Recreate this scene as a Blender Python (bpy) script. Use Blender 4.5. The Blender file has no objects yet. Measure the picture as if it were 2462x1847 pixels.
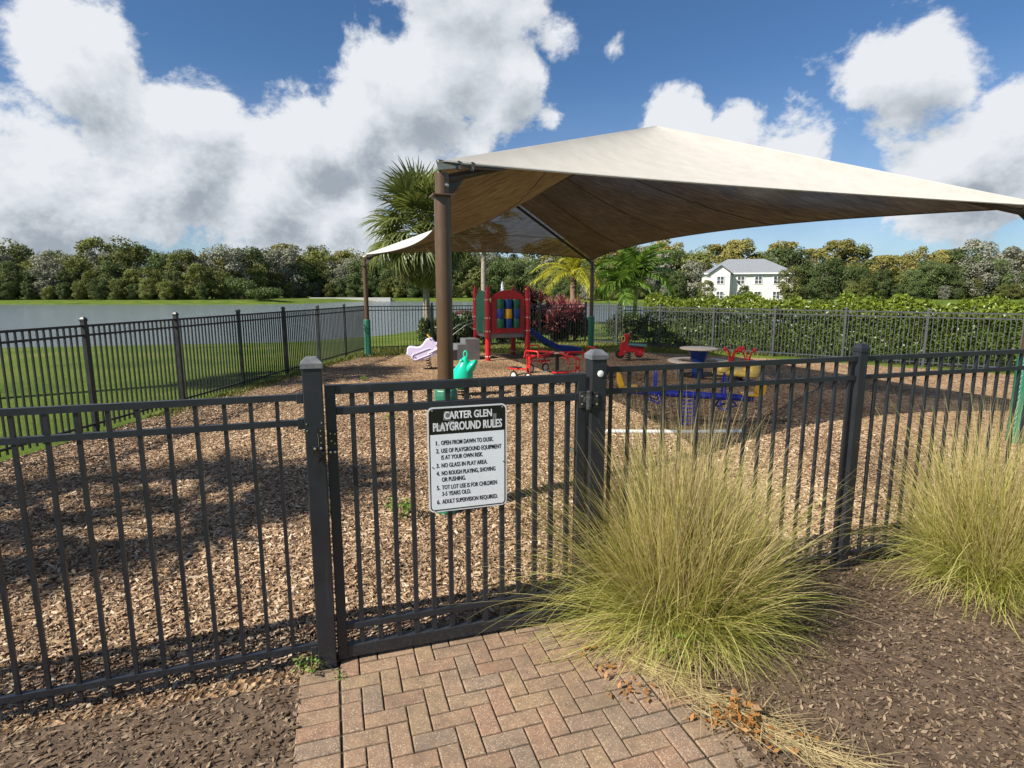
import bpy, math, random
import numpy as np
from mathutils import Vector, Matrix, Euler
R = math.radians
rnd = random.Random(7)
rng = np.random.default_rng(7)
scene = bpy.context.scene
COL = scene.collection

# ------------------------------------------------------------------ camera, sky, sun, exposure
cam_d = bpy.data.cameras.new('camera'); cam = bpy.data.objects.new('camera', cam_d); COL.objects.link(cam)
cam.location = (0, 0, 2.0); cam.rotation_euler = (R(90 - 9.1), 0, 0)
cam_d.sensor_fit = 'HORIZONTAL'; cam_d.sensor_width = 36; cam_d.lens = 36 * 1380 / 2462
cam_d.clip_start = 0.05; cam_d.clip_end = 6000
scene.camera = cam
scene.render.resolution_x = 1024; scene.render.resolution_y = 768

SUN_EL = 40.0
SUN_AZ_VEC = Vector((-0.84, -0.545, 0)).normalized()          # from the yard towards the sun
sun_dir = SUN_AZ_VEC * math.cos(R(SUN_EL)) + Vector((0, 0, math.sin(R(SUN_EL))))
sun_d = bpy.data.lights.new('sun', 'SUN'); sun = bpy.data.objects.new('sun', sun_d); COL.objects.link(sun)
sun_d.energy = 5.0; sun_d.angle = R(0.53); sun_d.color = (1.0, 0.93, 0.82)
sun.rotation_euler = sun_dir.to_track_quat('Z', 'Y').to_euler(); sun.location = (-20, -12, 30)

world = bpy.data.worlds.new('World'); scene.world = world; world.use_nodes = True

def build_world():
    nt = world.node_tree; N = nt.nodes; L = nt.links; N.clear()
    def mk(t, **k):
        n = N.new(t)
        for a, b in k.items(): setattr(n, a, b)
        return n
    def val(sock, v):
        if isinstance(v, (int, float)): sock.default_value = v
        elif isinstance(v, (tuple, list)): sock.default_value = v
        else: L.new(v, sock)
    def math_(op, a, b=0.0, c=0.0, clamp=False):
        n = mk('ShaderNodeMath', operation=op, use_clamp=clamp)
        val(n.inputs[0], a); val(n.inputs[1], b); val(n.inputs[2], c); return n.outputs[0]
    def vmath(op, a, b=(0, 0, 0)):
        n = mk('ShaderNodeVectorMath', operation=op); val(n.inputs[0], a); val(n.inputs[1], b); return n
    def smooth(x, a, b):
        n = mk('ShaderNodeMapRange', interpolation_type='SMOOTHSTEP'); val(n.inputs['Value'], x)
        n.inputs['From Min'].default_value = a; n.inputs['From Max'].default_value = b; return n.outputs['Result']
    out = mk('ShaderNodeOutputWorld'); bg = mk('ShaderNodeBackground'); L.new(bg.outputs[0], out.inputs[0])
    sky = mk('ShaderNodeTexSky', sky_type='NISHITA'); sky.sun_disc = False
    sky.sun_elevation = R(SUN_EL); sky.sun_rotation = math.atan2(SUN_AZ_VEC.x, SUN_AZ_VEC.y)
    sky.air_density = 1.0; sky.dust_density = 0.3; sky.ozone_density = 3.0; sky.altitude = 0
    bg.inputs['Strength'].default_value = 0.062
    tc = mk('ShaderNodeTexCoord'); d = tc.outputs['Generated']
    # cloud bodies: directions (x/depth, z/depth seen level) and angular radii
    P = R(9.1)
    def dirpx(x, y):
        a = (x * 1.1134 - 1231) / 1380; b = -(y * 1.1134 - 923.5) / 1380
        return Vector((a, math.cos(P) + b * math.sin(P), -math.sin(P) + b * math.cos(P))).normalized()
    bodies = [(1010, 0, 150, 1.0), (985, 120, 150, 1.0), (890, 205, 150, 1.0), (785, 265, 115, 1.0), (1085, 165, 105, .9), (690, 335, 135, .95), (810, 335, 150, .95),
              (1190, 90, 60, .58), (1195, 255, 45, .56), (740, 450, 170, .85), (600, 430, 170, .9),
              (1475, 278, 78, 1.0), (1575, 300, 72, .95), (1325, 100, 36, .36), (770, 70, 45, .45),
              (380, 360, 170, .95), (190, 130, 120, .8), (60, 440, 180, .9), (1700, 350, 90, .85), (1990, 170, 110, .85), (2100, 380, 150, .85)]
    def field(dv):
        acc = None
        for (x, y, r, w) in bodies:
            b = dirpx(x, y)
            dist = vmath('DISTANCE', dv, tuple(b)).outputs['Value']
            t = math_('SUBTRACT', 1.0, math_('DIVIDE', dist, r / 1239 * 1.35))
            t = math_('MULTIPLY', math_('MAXIMUM', t, 0.0), w)
            acc = t if acc is None else math_('MAXIMUM', acc, t)
        nz = mk('ShaderNodeTexNoise', noise_dimensions='3D'); val(nz.inputs['Vector'], vmath('MULTIPLY', dv, (1, 1, 1.25)).outputs[0])
        nz.inputs['Scale'].default_value = 7.5; nz.inputs['Detail'].default_value = 8; nz.inputs['Roughness'].default_value = 0.63; nz.inputs['Distortion'].default_value = 0.15
        nb = mk('ShaderNodeTexNoise', noise_dimensions='3D'); val(nb.inputs['Vector'], dv)
        nb.inputs['Scale'].default_value = 2.3; nb.inputs['Detail'].default_value = 2
        behind = smooth(mk_sep(dv)[1], 0.45, 0.1)      # round the rest of the sky: scattered cumulus of the same kind
        gen = math_('MULTIPLY', math_('MULTIPLY', smooth(nb.outputs['Fac'], 0.45, 0.75), 0.75), behind)
        acc = math_('MAXIMUM', acc, gen)
        return math_('ADD', math_('MULTIPLY', acc, 1.15), math_('MULTIPLY', math_('SUBTRACT', nz.outputs['Fac'], 0.5), 1.75)), acc
    def mk_sep(v):
        s = mk('ShaderNodeSeparateXYZ'); val(s.inputs[0], v); return s.outputs
    f0, acc0 = field(d)
    up = vmath('ADD', d, (-0.015, -0.01, 0.045)).outputs[0]
    f1, acc1 = field(up)
    alpha = smooth(f0, 0.25, 0.50)
    # thin veil towards the horizon
    el = mk_sep(d)[2]
    veil = math_('MULTIPLY', smooth(el, 0.34, 0.02), 0.32)
    alpha2 = math_('MAXIMUM', alpha, veil)
    # shade where a lot of cloud lies above
    low = smooth(mk_sep(d)[2], 0.46, 0.12)
    thick = math_('MULTIPLY', smooth(f1, 0.30, 1.35), math_('ADD', math_('MULTIPLY', low, 0.62), 0.38))
    crisp = smooth(math_('SUBTRACT', f1, f0), -0.45, 0.45)
    sh = math_('ADD', math_('MULTIPLY', thick, 0.70), math_('MULTIPLY', crisp, 0.42), clamp=True)
    ramp = mk('ShaderNodeValToRGB'); L.new(sh, ramp.inputs[0])
    e = ramp.color_ramp.elements
    e[0].position = 0.12; e[0].color = (0.92, 0.95, 1.0, 1); e[1].position = 0.92; e[1].color = (0.40, 0.455, 0.52, 1)
    e2 = ramp.color_ramp.elements.new(0.5); e2.color = (0.70, 0.75, 0.81, 1)
    cl = mk('ShaderNodeMix', data_type='RGBA', blend_type='MULTIPLY'); cl.inputs[0].default_value = 1.0
    L.new(ramp.outputs[0], cl.inputs[6]); cl.inputs[7].default_value = (8.4, 8.4, 8.4, 1)
    tint = mk('ShaderNodeMix', data_type='RGBA', blend_type='MULTIPLY'); tint.inputs[0].default_value = 1.0
    L.new(sky.outputs[0], tint.inputs[6]); tint.inputs[7].default_value = (0.60, 0.82, 1.02, 1)
    mixn = mk('ShaderNodeMix', data_type='RGBA'); L.new(alpha2, mixn.inputs[0]); L.new(tint.outputs[2], mixn.inputs[6]); L.new(cl.outputs[2], mixn.inputs[7])
    L.new(mixn.outputs[2], bg.inputs[0])
    world.cycles.sampling_method = 'MANUAL'; world.cycles.sample_map_resolution = 256
build_world()

vs = scene.view_settings
vs.view_transform = 'Standard'; vs.look = 'None'; vs.exposure = 0.78; vs.gamma = 1.0; vs.use_curve_mapping = False
scene.render.engine = 'CYCLES'
scene.cycles.max_bounces = 8; scene.cycles.transparent_max_bounces = 12; scene.cycles.diffuse_bounces = 3; scene.cycles.glossy_bounces = 3; scene.cycles.transmission_bounces = 3

# ------------------------------------------------------------------ helpers: meshes and objects
def link(o, parent=None):
    COL.objects.link(o)
    if parent is not None: o.parent = parent
    return o
def mesh_obj(name, me, mat=None, parent=None):
    o = bpy.data.objects.new(name, me)
    if mat is not None and not me.materials: me.materials.append(mat)
    return link(o, parent)
def tag(o, label=None, cat=None, group=None, kind=None):
    if label: o['label'] = label
    if cat: o['category'] = cat
    if group: o['group'] = group
    if kind: o['kind'] = kind
    return o
def thing(name, label, cat, loc=(0, 0, 0), rz=0.0, group=None):
    o = bpy.data.objects.new(name, None); link(o); o.location = loc; o.rotation_euler = (0, 0, rz); o.empty_display_size = 0.1
    return tag(o, label, cat, group)
def copy_tree(o, parent=None):
    c = o.copy(); link(c, parent)
    if parent is None: c.parent = None
    for ch in list(o.children): copy_tree(ch, c)
    return c
def np_mesh(name, v, f, smooth=False):
    v = np.asarray(v, dtype=np.float32); f = np.asarray(f, dtype=np.int32); k = f.shape[1]
    me = bpy.data.meshes.new(name); me.vertices.add(len(v)); me.vertices.foreach_set('co', v.ravel())
    me.loops.add(f.size); me.loops.foreach_set('vertex_index', f.ravel())
    me.polygons.add(len(f)); me.polygons.foreach_set('loop_start', np.arange(0, f.size, k, dtype=np.int32))
    if smooth: me.polygons.foreach_set('use_smooth', np.ones(len(f), dtype=bool))
    me.update(calc_edges=True); me.validate(); return me

class MB:
    def __init__(s): s.v = []; s.f = []
    def add(s, v, f):
        o = len(s.v); s.v += [tuple(p) for p in v]; s.f += [tuple(i + o for i in q) for q in f]; return s
    def box(s, c, d, rot=None):
        c = Vector(c); h = [x / 2 for x in d]; pts = []
        for sx in (-1, 1):
            for sy in (-1, 1):
                for sz in (-1, 1):
                    p = Vector((sx * h[0], sy * h[1], sz * h[2]))
                    if rot: p = rot @ p
                    pts.append(c + p)
        return s.add(pts, [(0, 1, 3, 2), (4, 6, 7, 5), (0, 4, 5, 1), (2, 3, 7, 6), (0, 2, 6, 4), (1, 5, 7, 3)])
    def tube(s, pts, r, n=8, caps=True, closed=False):
        pts = [Vector(p) for p in pts]; m = len(pts); rings = []; prev = None
        for i, p in enumerate(pts):
            if closed: t = pts[(i + 1) % m] - pts[i - 1]
            else: t = pts[min(i + 1, m - 1)] - pts[max(i - 1, 0)]
            t.normalize()
            if prev is None:
                a = Vector((0, 0, 1)) if abs(t.z) < 0.9 else Vector((1, 0, 0)); x = t.cross(a).normalized()
            else: x = (prev - t * prev.dot(t)).normalized()
            prev = x; y = t.cross(x); rr = r[i] if isinstance(r, (list, tuple)) else r
            rings.append([p + (x * math.cos(2 * math.pi * k / n) + y * math.sin(2 * math.pi * k / n)) * rr for k in range(n)])
        v = [q for g in rings for q in g]; f = []
        for i in range(m if closed else m - 1):
            j = (i + 1) % m
            for k in range(n): f.append((i * n + k, i * n + (k + 1) % n, j * n + (k + 1) % n, j * n + k))
        if caps and not closed: f.append(tuple(range(n - 1, -1, -1))); f.append(tuple((m - 1) * n + k for k in range(n)))
        return s.add(v, f)
    def cyl(s, p0, p1, r0, r1=None, n=14): return s.tube([p0, p1], [r0, r0 if r1 is None else r1], n)
    def lathe(s, prof, c=(0, 0, 0), n=20, axis='z', caps=True):
        v = []
        for (r, z) in prof:
            for k in range(n):
                a = 2 * math.pi * k / n; x, y = r * math.cos(a), r * math.sin(a)
                p = (x, y, z) if axis == 'z' else ((x, z, y) if axis == 'y' else (z, x, y))
                v.append((p[0] + c[0], p[1] + c[1], p[2] + c[2]))
        m = len(prof); f = []
        for i in range(m - 1):
            for k in range(n): f.append((i * n + k, i * n + (k + 1) % n, (i + 1) * n + (k + 1) % n, (i + 1) * n + k))
        if caps: f.append(tuple(range(n - 1, -1, -1))); f.append(tuple((m - 1) * n + k for k in range(n)))
        return s.add(v, f)
    def prism(s, poly, y0, y1):      # poly in x,z ; thickness along y
        n = len(poly); v = [(x, y0, z) for x, z in poly] + [(x, y1, z) for x, z in poly]
        f = [tuple(range(n)), tuple(range(2 * n - 1, n - 1, -1))] + [(i, i + n, (i + 1) % n + n, (i + 1) % n) for i in range(n)]
        return s.add(v, f)
    def loft(s, rings, caps=True):
        n = len(rings[0]); v = [p for g in rings for p in g]; f = []
        for i in range(len(rings) - 1):
            for k in range(n): f.append((i * n + k, i * n + (k + 1) % n, (i + 1) * n + (k + 1) % n, (i + 1) * n + k))
        if caps: f.append(tuple(range(n - 1, -1, -1))); f.append(tuple((len(rings) - 1) * n + k for k in range(n)))
        return s.add(v, f)
    def mesh(s, name, smooth=None):
        me = bpy.data.meshes.new(name); me.from_pydata([tuple(p) for p in s.v], [], s.f); me.update()
        import bmesh
        bm = bmesh.new(); bm.from_mesh(me); bmesh.ops.recalc_face_normals(bm, faces=bm.faces); bm.to_mesh(me); bm.free()
        if smooth is not None:
            for p in me.polygons: p.use_smooth = True
            me.set_sharp_from_angle(angle=R(smooth))
        return me
    def build(s, name, mat, parent=None, smooth=None, bevel=0, seg=2, sub=0):
        o = mesh_obj(name, s.mesh(name, smooth), mat, parent)
        if bevel:
            b = o.modifiers.new('bevel', 'BEVEL'); b.width = bevel; b.segments = seg; b.limit_method = 'ANGLE'; b.angle_limit = R(35)
        if sub:
            m = o.modifiers.new('sub', 'SUBSURF'); m.levels = sub; m.render_levels = sub
        return o

# ------------------------------------------------------------------ helpers: materials
def new_mat(name):
    m = bpy.data.materials.new(name); m.use_nodes = True; nt = m.node_tree
    return m, nt, nt.nodes['Principled BSDF'], nt.nodes['Material Output']
def noise(nt, vec, scale, detail=4, rough=0.55, out='Fac'):
    n = nt.nodes.new('ShaderNodeTexNoise'); n.inputs['Scale'].default_value = scale; n.inputs['Detail'].default_value = detail; n.inputs['Roughness'].default_value = rough
    if vec is not None: nt.links.new(vec, n.inputs['Vector'])
    return n.outputs[out]
def ramp(nt, fac, stops, interp='LINEAR'):
    r = nt.nodes.new('ShaderNodeValToRGB'); nt.links.new(fac, r.inputs[0]); cr = r.color_ramp; cr.interpolation = interp
    while len(cr.elements) < len(stops): cr.elements.new(0.5)
    for e, (p, c) in zip(cr.elements, stops): e.position = p; e.color = (*c, 1)
    return r.outputs[0]
def mixc(nt, fac, a, b, mode='MIX'):
    m = nt.nodes.new('ShaderNodeMix'); m.data_type = 'RGBA'; m.blend_type = mode
    for s, v in ((m.inputs[0], fac), (m.inputs[6], a), (m.inputs[7], b)):
        if isinstance(v, (int, float)): s.default_value = v
        elif isinstance(v, tuple): s.default_value = (*v, 1) if len(v) == 3 else v
        else: nt.links.new(v, s)
    return m.outputs[2]
def bump(nt, h, strength, dist=0.01, normal=None):
    b = nt.nodes.new('ShaderNodeBump'); b.inputs['Strength'].default_value = strength; b.inputs['Distance'].default_value = dist; nt.links.new(h, b.inputs['Height'])
    if normal is not None: nt.links.new(normal, b.inputs['Normal'])
    return b.outputs[0]
def objc(nt): return nt.nodes.new('ShaderNodeTexCoord').outputs['Object']
def geo(nt, what='Position'): return nt.nodes.new('ShaderNodeNewGeometry').outputs[what]
def mul(c, k): return tuple(min(1, x * k) for x in c)
def M(name, col, rough=0.5, var=0.12, scale=6.0, bmp=0.0, bscale=60, metal=0.0, coat=0.0, dirt=None, dirt_amt=0.3):
    m, nt, p, o = new_mat(name); pos = geo(nt)
    c = ramp(nt, noise(nt, pos, scale, 6), [(0.3, mul(col, 1 - var)), (0.7, mul(col, 1 + var))])
    if dirt:
        f = ramp(nt, noise(nt, pos, scale * 0.45 + 1.3, 8, 0.65), [(0.48, (0, 0, 0)), (0.72, (dirt_amt,) * 3)])
        c = mixc(nt, f, c, dirt)
    nt.links.new(c, p.inputs['Base Color']); p.inputs['Metallic'].default_value = metal
    rr = ramp(nt, noise(nt, pos, scale * 2.1, 5), [(0.3, (max(0, rough - 0.1),) * 3), (0.7, (min(1, rough + 0.12),) * 3)]); nt.links.new(rr, p.inputs['Roughness'])
    if coat: p.inputs['Coat Weight'].default_value = coat
    if bmp: nt.links.new(bump(nt, noise(nt, pos, bscale, 5), bmp, 0.004), p.inputs['Normal'])
    return m
def leaf_mat(name, stops, transl=0.35, rough=0.5, obj_var=0.25, tint=(1.0, 0.95, 0.6), spec=0.35):
    """stops: colours across random-per-leaf; small shift per object"""
    m, nt, p, o = new_mat(name)
    isl = geo(nt, 'Random Per Island')
    c = ramp(nt, isl, [(i / max(1, len(stops) - 1), s) for i, s in enumerate(stops)])
    oi = nt.nodes.new('ShaderNodeObjectInfo').outputs['Random']
    k = ramp(nt, oi, [(0, (1 - obj_var,) * 3), (1, (1, 1, 1))])
    c = mixc(nt, 1.0, c, k, 'MULTIPLY')
    nt.links.new(c, p.inputs['Base Color']); p.inputs['Roughness'].default_value = rough; p.inputs['Specular IOR Level'].default_value = spec
    t = nt.nodes.new('ShaderNodeBsdfTranslucent'); nt.links.new(mixc(nt, 1.0, c, tint, 'MULTIPLY'), t.inputs[0])
    ms = nt.nodes.new('ShaderNodeMixShader'); ms.inputs[0].default_value = transl
    nt.links.new(p.outputs[0], ms.inputs[1]); nt.links.new(t.outputs[0], ms.inputs[2]); nt.links.new(ms.outputs[0], o.inputs[0])
    return m

MT = {}
MT['fence'] = M('dark_grey_powder_coat', (0.0140, 0.0165, 0.0225), 0.44, 0.18, 5, 0.05, 180, dirt=(0.045, 0.05, 0.058), dirt_amt=0.18)
def fence_dust():
    nt = MT['fence'].node_tree; p = nt.nodes['Principled BSDF']; src = p.inputs['Base Color'].links[0].from_socket; pos = geo(nt)
    z = nt.nodes.new('ShaderNodeSeparateXYZ'); nt.links.new(pos, z.inputs[0]); low = ramp(nt, z.outputs[2], [(0.0, (0.40, 0.40, 0.40)), (0.16, (0.06, 0.06, 0.06)), (0.8, (0.02, 0.02, 0.02))])
    sp = ramp(nt, noise(nt, pos, 55, 6, 0.7), [(0.46, (0, 0, 0)), (0.66, (1, 1, 1))]); c = mixc(nt, mixc(nt, 1.0, low, sp, 'MULTIPLY'), src, (0.11, 0.098, 0.085))
    mp = nt.nodes.new('ShaderNodeMapping'); mp.inputs['Scale'].default_value = (60, 60, 3); nt.links.new(pos, mp.inputs[0]); sc = ramp(nt, noise(nt, mp.outputs[0], 1.0, 5, 0.7), [(0.60, (0, 0, 0)), (0.74, (0.22, 0.22, 0.22))]); c = mixc(nt, sc, c, (0.11, 0.115, 0.12))
    nt.links.new(c, p.inputs['Base Color'])
fence_dust()
MT['fence_far'] = M('black_powder_coat', (0.013, 0.014, 0.017), 0.45, 0.2, 3)
MT['cap'] = M('weathered_grey_cap', (0.10, 0.11, 0.12), 0.5, 0.3, 14, 0.08, 120, dirt=(0.32, 0.32, 0.30), dirt_amt=0.45)
MT['black'] = M('black_plastic', (0.012, 0.012, 0.013), 0.38, 0.2, 20, 0.1, 150)
MT['hinge'] = M('black_cast_hinge', (0.020, 0.020, 0.022), 0.55, 0.3, 40, 0.35, 140, dirt=(0.12, 0.12, 0.115), dirt_amt=0.4)
MT['screw'] = M('zinc_screw', (0.62, 0.62, 0.60), 0.3, 0.15, 60, metal=0.9)
MT['white'] = M('white_plastic', (0.80, 0.80, 0.78), 0.4, 0.04, 8, dirt=(0.5, 0.48, 0.42), dirt_amt=0.2)
MT['column'] = M('bronze_brown_column', (0.085, 0.050, 0.026), 0.33, 0.10, 3, 0.03, 90, dirt=(0.12, 0.085, 0.055), dirt_amt=0.2)
MT['rafter'] = M('dark_bronze_steel', (0.035, 0.024, 0.016), 0.45, 0.15, 4)
MT['pad'] = M('green_vinyl_pad', (0.016, 0.135, 0.080), 0.42, 0.14, 5, 0.25, 16, dirt=(0.06, 0.16, 0.12), dirt_amt=0.3)
MT['cord'] = M('pale_lacing_cord', (0.30, 0.42, 0.36), 0.6, 0.1, 20)
MT['red'] = M('red_play_plastic', (0.46, 0.012, 0.020), 0.34, 0.10, 4, 0.04, 60, dirt=(0.36, 0.06, 0.05), dirt_amt=0.25)
MT['red_tube'] = M('red_tube_paint', (0.56, 0.016, 0.014), 0.30, 0.10, 6, dirt=(0.34, 0.06, 0.04), dirt_amt=0.3)
MT['green_play'] = M('green_play_plastic', (0.012, 0.115, 0.060), 0.34, 0.12, 5)
MT['blue_play'] = M('blue_play_plastic', (0.010, 0.050, 0.235), 0.34, 0.12, 5)
MT['slide'] = M('blue_slide_plastic', (0.010, 0.050, 0.260), 0.24, 0.10, 3, dirt=(0.05, 0.10, 0.27), dirt_amt=0.3)
MT['blue_tube'] = M('royal_blue_tube', (0.018, 0.032, 0.300), 0.26, 0.10, 5, dirt=(0.06, 0.08, 0.26), dirt_amt=0.25)
MT['yellow'] = M('yellow_play_plastic', (0.72, 0.40, 0.012), 0.34, 0.08, 5, dirt=(0.55, 0.36, 0.10), dirt_amt=0.3)
MT['yellow_pale'] = M('faded_yellow_plastic', (0.66, 0.45, 0.09), 0.38, 0.08, 5, dirt=(0.5, 0.38, 0.16), dirt_amt=0.3)
MT['mint'] = M('mint_green_plastic', (0.010, 0.50, 0.315), 0.22, 0.06, 3, dirt=(0.05, 0.42, 0.28), dirt_amt=0.2)
MT['lilac'] = M('lilac_plastic', (0.50, 0.43, 0.66), 0.36, 0.05, 4, dirt=(0.42, 0.38, 0.50), dirt_amt=0.3)
MT['lilac_light'] = M('pale_lilac_plastic', (0.60, 0.54, 0.73), 0.36, 0.05, 4, dirt=(0.45, 0.42, 0.52), dirt_amt=0.25)
MT['maroon'] = M('maroon_bolt', (0.16, 0.010, 0.030), 0.4, 0.1, 20)
MT['bolt_tan'] = M('tan_bolt_cap', (0.62, 0.44, 0.34), 0.45, 0.1, 30)
MT['spring'] = M('dark_spring_steel', (0.022, 0.018, 0.016), 0.45, 0.3, 20)
MT['grey_step'] = M('grey_coated_step', (0.115, 0.120, 0.130), 0.65, 0.14, 5, 0.2, 120, dirt=(0.22, 0.21, 0.19), dirt_amt=0.3)
MT['grey_deck'] = M('grey_coated_deck', (0.22, 0.22, 0.215), 0.65, 0.14, 6, 0.2, 120)
MT['rail'] = M('dull_grey_green_rail', (0.17, 0.20, 0.19), 0.42, 0.1, 8)
MT['tyre'] = M('black_rubber', (0.016, 0.016, 0.016), 0.75, 0.2, 20)
MT['wheel_white'] = M('dirty_white_wheel', (0.60, 0.56, 0.52), 0.5, 0.1, 10, dirt=(0.4, 0.33, 0.28), dirt_amt=0.5)
MT['cream'] = M('cream_table_top', (0.78, 0.64, 0.50), 0.5, 0.06, 5, dirt=(0.42, 0.33, 0.24), dirt_amt=0.4)
MT['teal'] = M('teal_seat', (0.10, 0.22, 0.25), 0.45, 0.12, 9)
MT['pipe'] = M('white_pipe', (0.62, 0.66, 0.66), 0.4, 0.06, 6, dirt=(0.42, 0.42, 0.38), dirt_amt=0.4)
MT['bark'] = M('grey_brown_bark', (0.16, 0.125, 0.095), 0.9, 0.35, 7, 0.9, 26)
MT['palm_bark'] = M('grey_palm_trunk', (0.27, 0.235, 0.19), 0.9, 0.28, 9, 0.8, 30, dirt=(0.16, 0.12, 0.09), dirt_amt=0.5)
MT['boot'] = M('brown_palm_boot', (0.20, 0.125, 0.085), 0.85, 0.35, 14, 0.6, 40, dirt=(0.30, 0.23, 0.17), dirt_amt=0.5)
MT['crownshaft'] = M('green_crownshaft', (0.30, 0.34, 0.050), 0.45, 0.22, 5)
MT['concrete'] = M('pale_concrete', (0.40, 0.40, 0.38), 0.85, 0.12, 2, 0.2, 40)
MT['stucco'] = M('cream_house_wall', (0.66, 0.65, 0.60), 0.85, 0.04, 2)
MT['roof'] = M('grey_shingle_roof', (0.20, 0.215, 0.235), 0.85, 0.14, 3)
MT['trim'] = M('white_trim', (0.78, 0.78, 0.76), 0.6, 0.03, 2)
MT['pane'] = M('dark_window_glass', (0.06, 0.075, 0.09), 0.12, 0.15, 1)

# ------------------------------------------------------------------ site frame: the gate line
TH = R(17.5); GU = Vector((math.cos(TH), math.sin(TH), 0)); GN = Vector((-math.sin(TH), math.cos(TH), 0)); GO = Vector((-1.0, 2.85, 0))
def S(s, t, z=0.0): return GO + GU * s + GN * t + Vector((0, 0, z))

# ------------------------------------------------------------------ setting: ground, pond
POND = np.array([(-260, 10), (-60, 26), (-30, 30), (-13, 34), (-9.4, 38.7), (-7.5, 44.5), (-2, 50), (6, 52), (16, 50), (26, 54), (36, 66), (38, 84), (30, 100), (24, 130), (18, 160), (6, 178), (-20, 184), (-42, 188), (-50, 172), (-50, 150), (-53, 138), (-70, 134), (-120, 136), (-260, 150)], float)
def pond_sd(x, y):
    """signed distance to the shore, negative inside the pond"""
    x = np.asarray(x, float); y = np.asarray(y, float); dmin = np.full(x.shape, 1e9); inside = np.zeros(x.shape, bool)
    n = len(POND)
    for i in range(n):
        a = POND[i]; b = POND[(i + 1) % n]; ab = b - a; t = np.clip(((x - a[0]) * ab[0] + (y - a[1]) * ab[1]) / (ab @ ab), 0, 1)
        dmin = np.minimum(dmin, np.hypot(x - a[0] - t * ab[0], y - a[1] - t * ab[1]))
        cond = (a[1] > y) != (b[1] > y); xi = a[0] + (y - a[1]) / (b[1] - a[1] + 1e-12) * ab[0]; inside ^= cond & (x < xi)
    return np.where(inside, -dmin, dmin)
WATER_Z = -0.9
def ground_z(x, y):
    d = pond_sd(x, y); return np.where(d > 0, np.minimum(0.0, WATER_Z - 0.02 + d * 0.075), np.maximum(-2.5, WATER_Z - 0.02 + d * 0.25))
def gz(x, y): return float(ground_z(np.array([x]), np.array([y]))[0])

def lawn_material():
    m, nt, p, o = new_mat('mown_lawn'); pos = geo(nt)
    c = ramp(nt, noise(nt, pos, 0.35, 5, 0.6), [(0.28, (0.058, 0.100, 0.016)), (0.5, (0.110, 0.165, 0.022)), (0.66, (0.165, 0.195, 0.040)), (0.8, (0.20, 0.18, 0.075))])
    c2 = ramp(nt, noise(nt, pos, 22, 6, 0.7), [(0.3, (0.45, 0.45, 0.45)), (0.7, (1.2, 1.2, 1.2))])
    c = mixc(nt, 1.0, c, c2, 'MULTIPLY'); nt.links.new(c, p.inputs['Base Color']); p.inputs['Roughness'].default_value = 0.9; p.inputs['Specular IOR Level'].default_value = 0.1
    nt.links.new(bump(nt, noise(nt, pos, 30, 6, 0.7), 0.8, 0.04), p.inputs['Normal']); return m
def water_material():
    m, nt, p, o = new_mat('pond_water'); pos = geo(nt)
    mp = nt.nodes.new('ShaderNodeMapping'); mp.inputs['Scale'].default_value = (0.55, 1.6, 1); nt.links.new(pos, mp.inputs[0])
    p.inputs['Base Color'].default_value = (0.15, 0.185, 0.205, 1); p.inputs['Roughness'].default_value = 0.10; p.inputs['IOR'].default_value = 1.33
    n1 = noise(nt, mp.outputs[0], 2.6, 5, 0.6); nt.links.new(bump(nt, n1, 0.8, 0.16), p.inputs['Normal']); return m
def mulch_material():
    m, nt, p, o = new_mat('wood_mulch'); pos = geo(nt)
    v = nt.nodes.new('ShaderNodeTexVoronoi'); v.inputs['Scale'].default_value = 46; v.inputs['Randomness'].default_value = 1.0
    mp = nt.nodes.new('ShaderNodeMapping'); mp.inputs['Rotation'].default_value = (0, 0, 0.6); mp.inputs['Scale'].default_value = (1, 0.55, 1)
    wv = mixc(nt, 0.04, pos, noise(nt, pos, 9, 3, 0.5, 'Color')); nt.links.new(wv, mp.inputs[0]); nt.links.new(mp.outputs[0], v.inputs['Vector'])
    sep = nt.nodes.new('ShaderNodeSeparateColor'); nt.links.new(v.outputs['Color'], sep.inputs[0])
    c = ramp(nt, sep.outputs[0], [(0.0, (0.055, 0.034, 0.021)), (0.3, (0.20, 0.122, 0.070)), (0.65, (0.38, 0.250, 0.145)), (1.0, (0.56, 0.42, 0.275))])
    big = ramp(nt, noise(nt, pos, 0.55, 4, 0.6), [(0.32, (0.62, 0.58, 0.55)), (0.5, (0.95, 0.92, 0.88)), (0.68, (1.12, 1.10, 1.08))])
    c = mixc(nt, 1.0, c, big, 'MULTIPLY'); nt.links.new(c, p.inputs['Base Color']); p.inputs['Roughness'].default_value = 0.92; p.inputs['Specular IOR Level'].default_value = 0.15
    nt.links.new(bump(nt, v.outputs['Distance'], 1.0, 0.02), p.inputs['Normal']); return m
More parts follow.
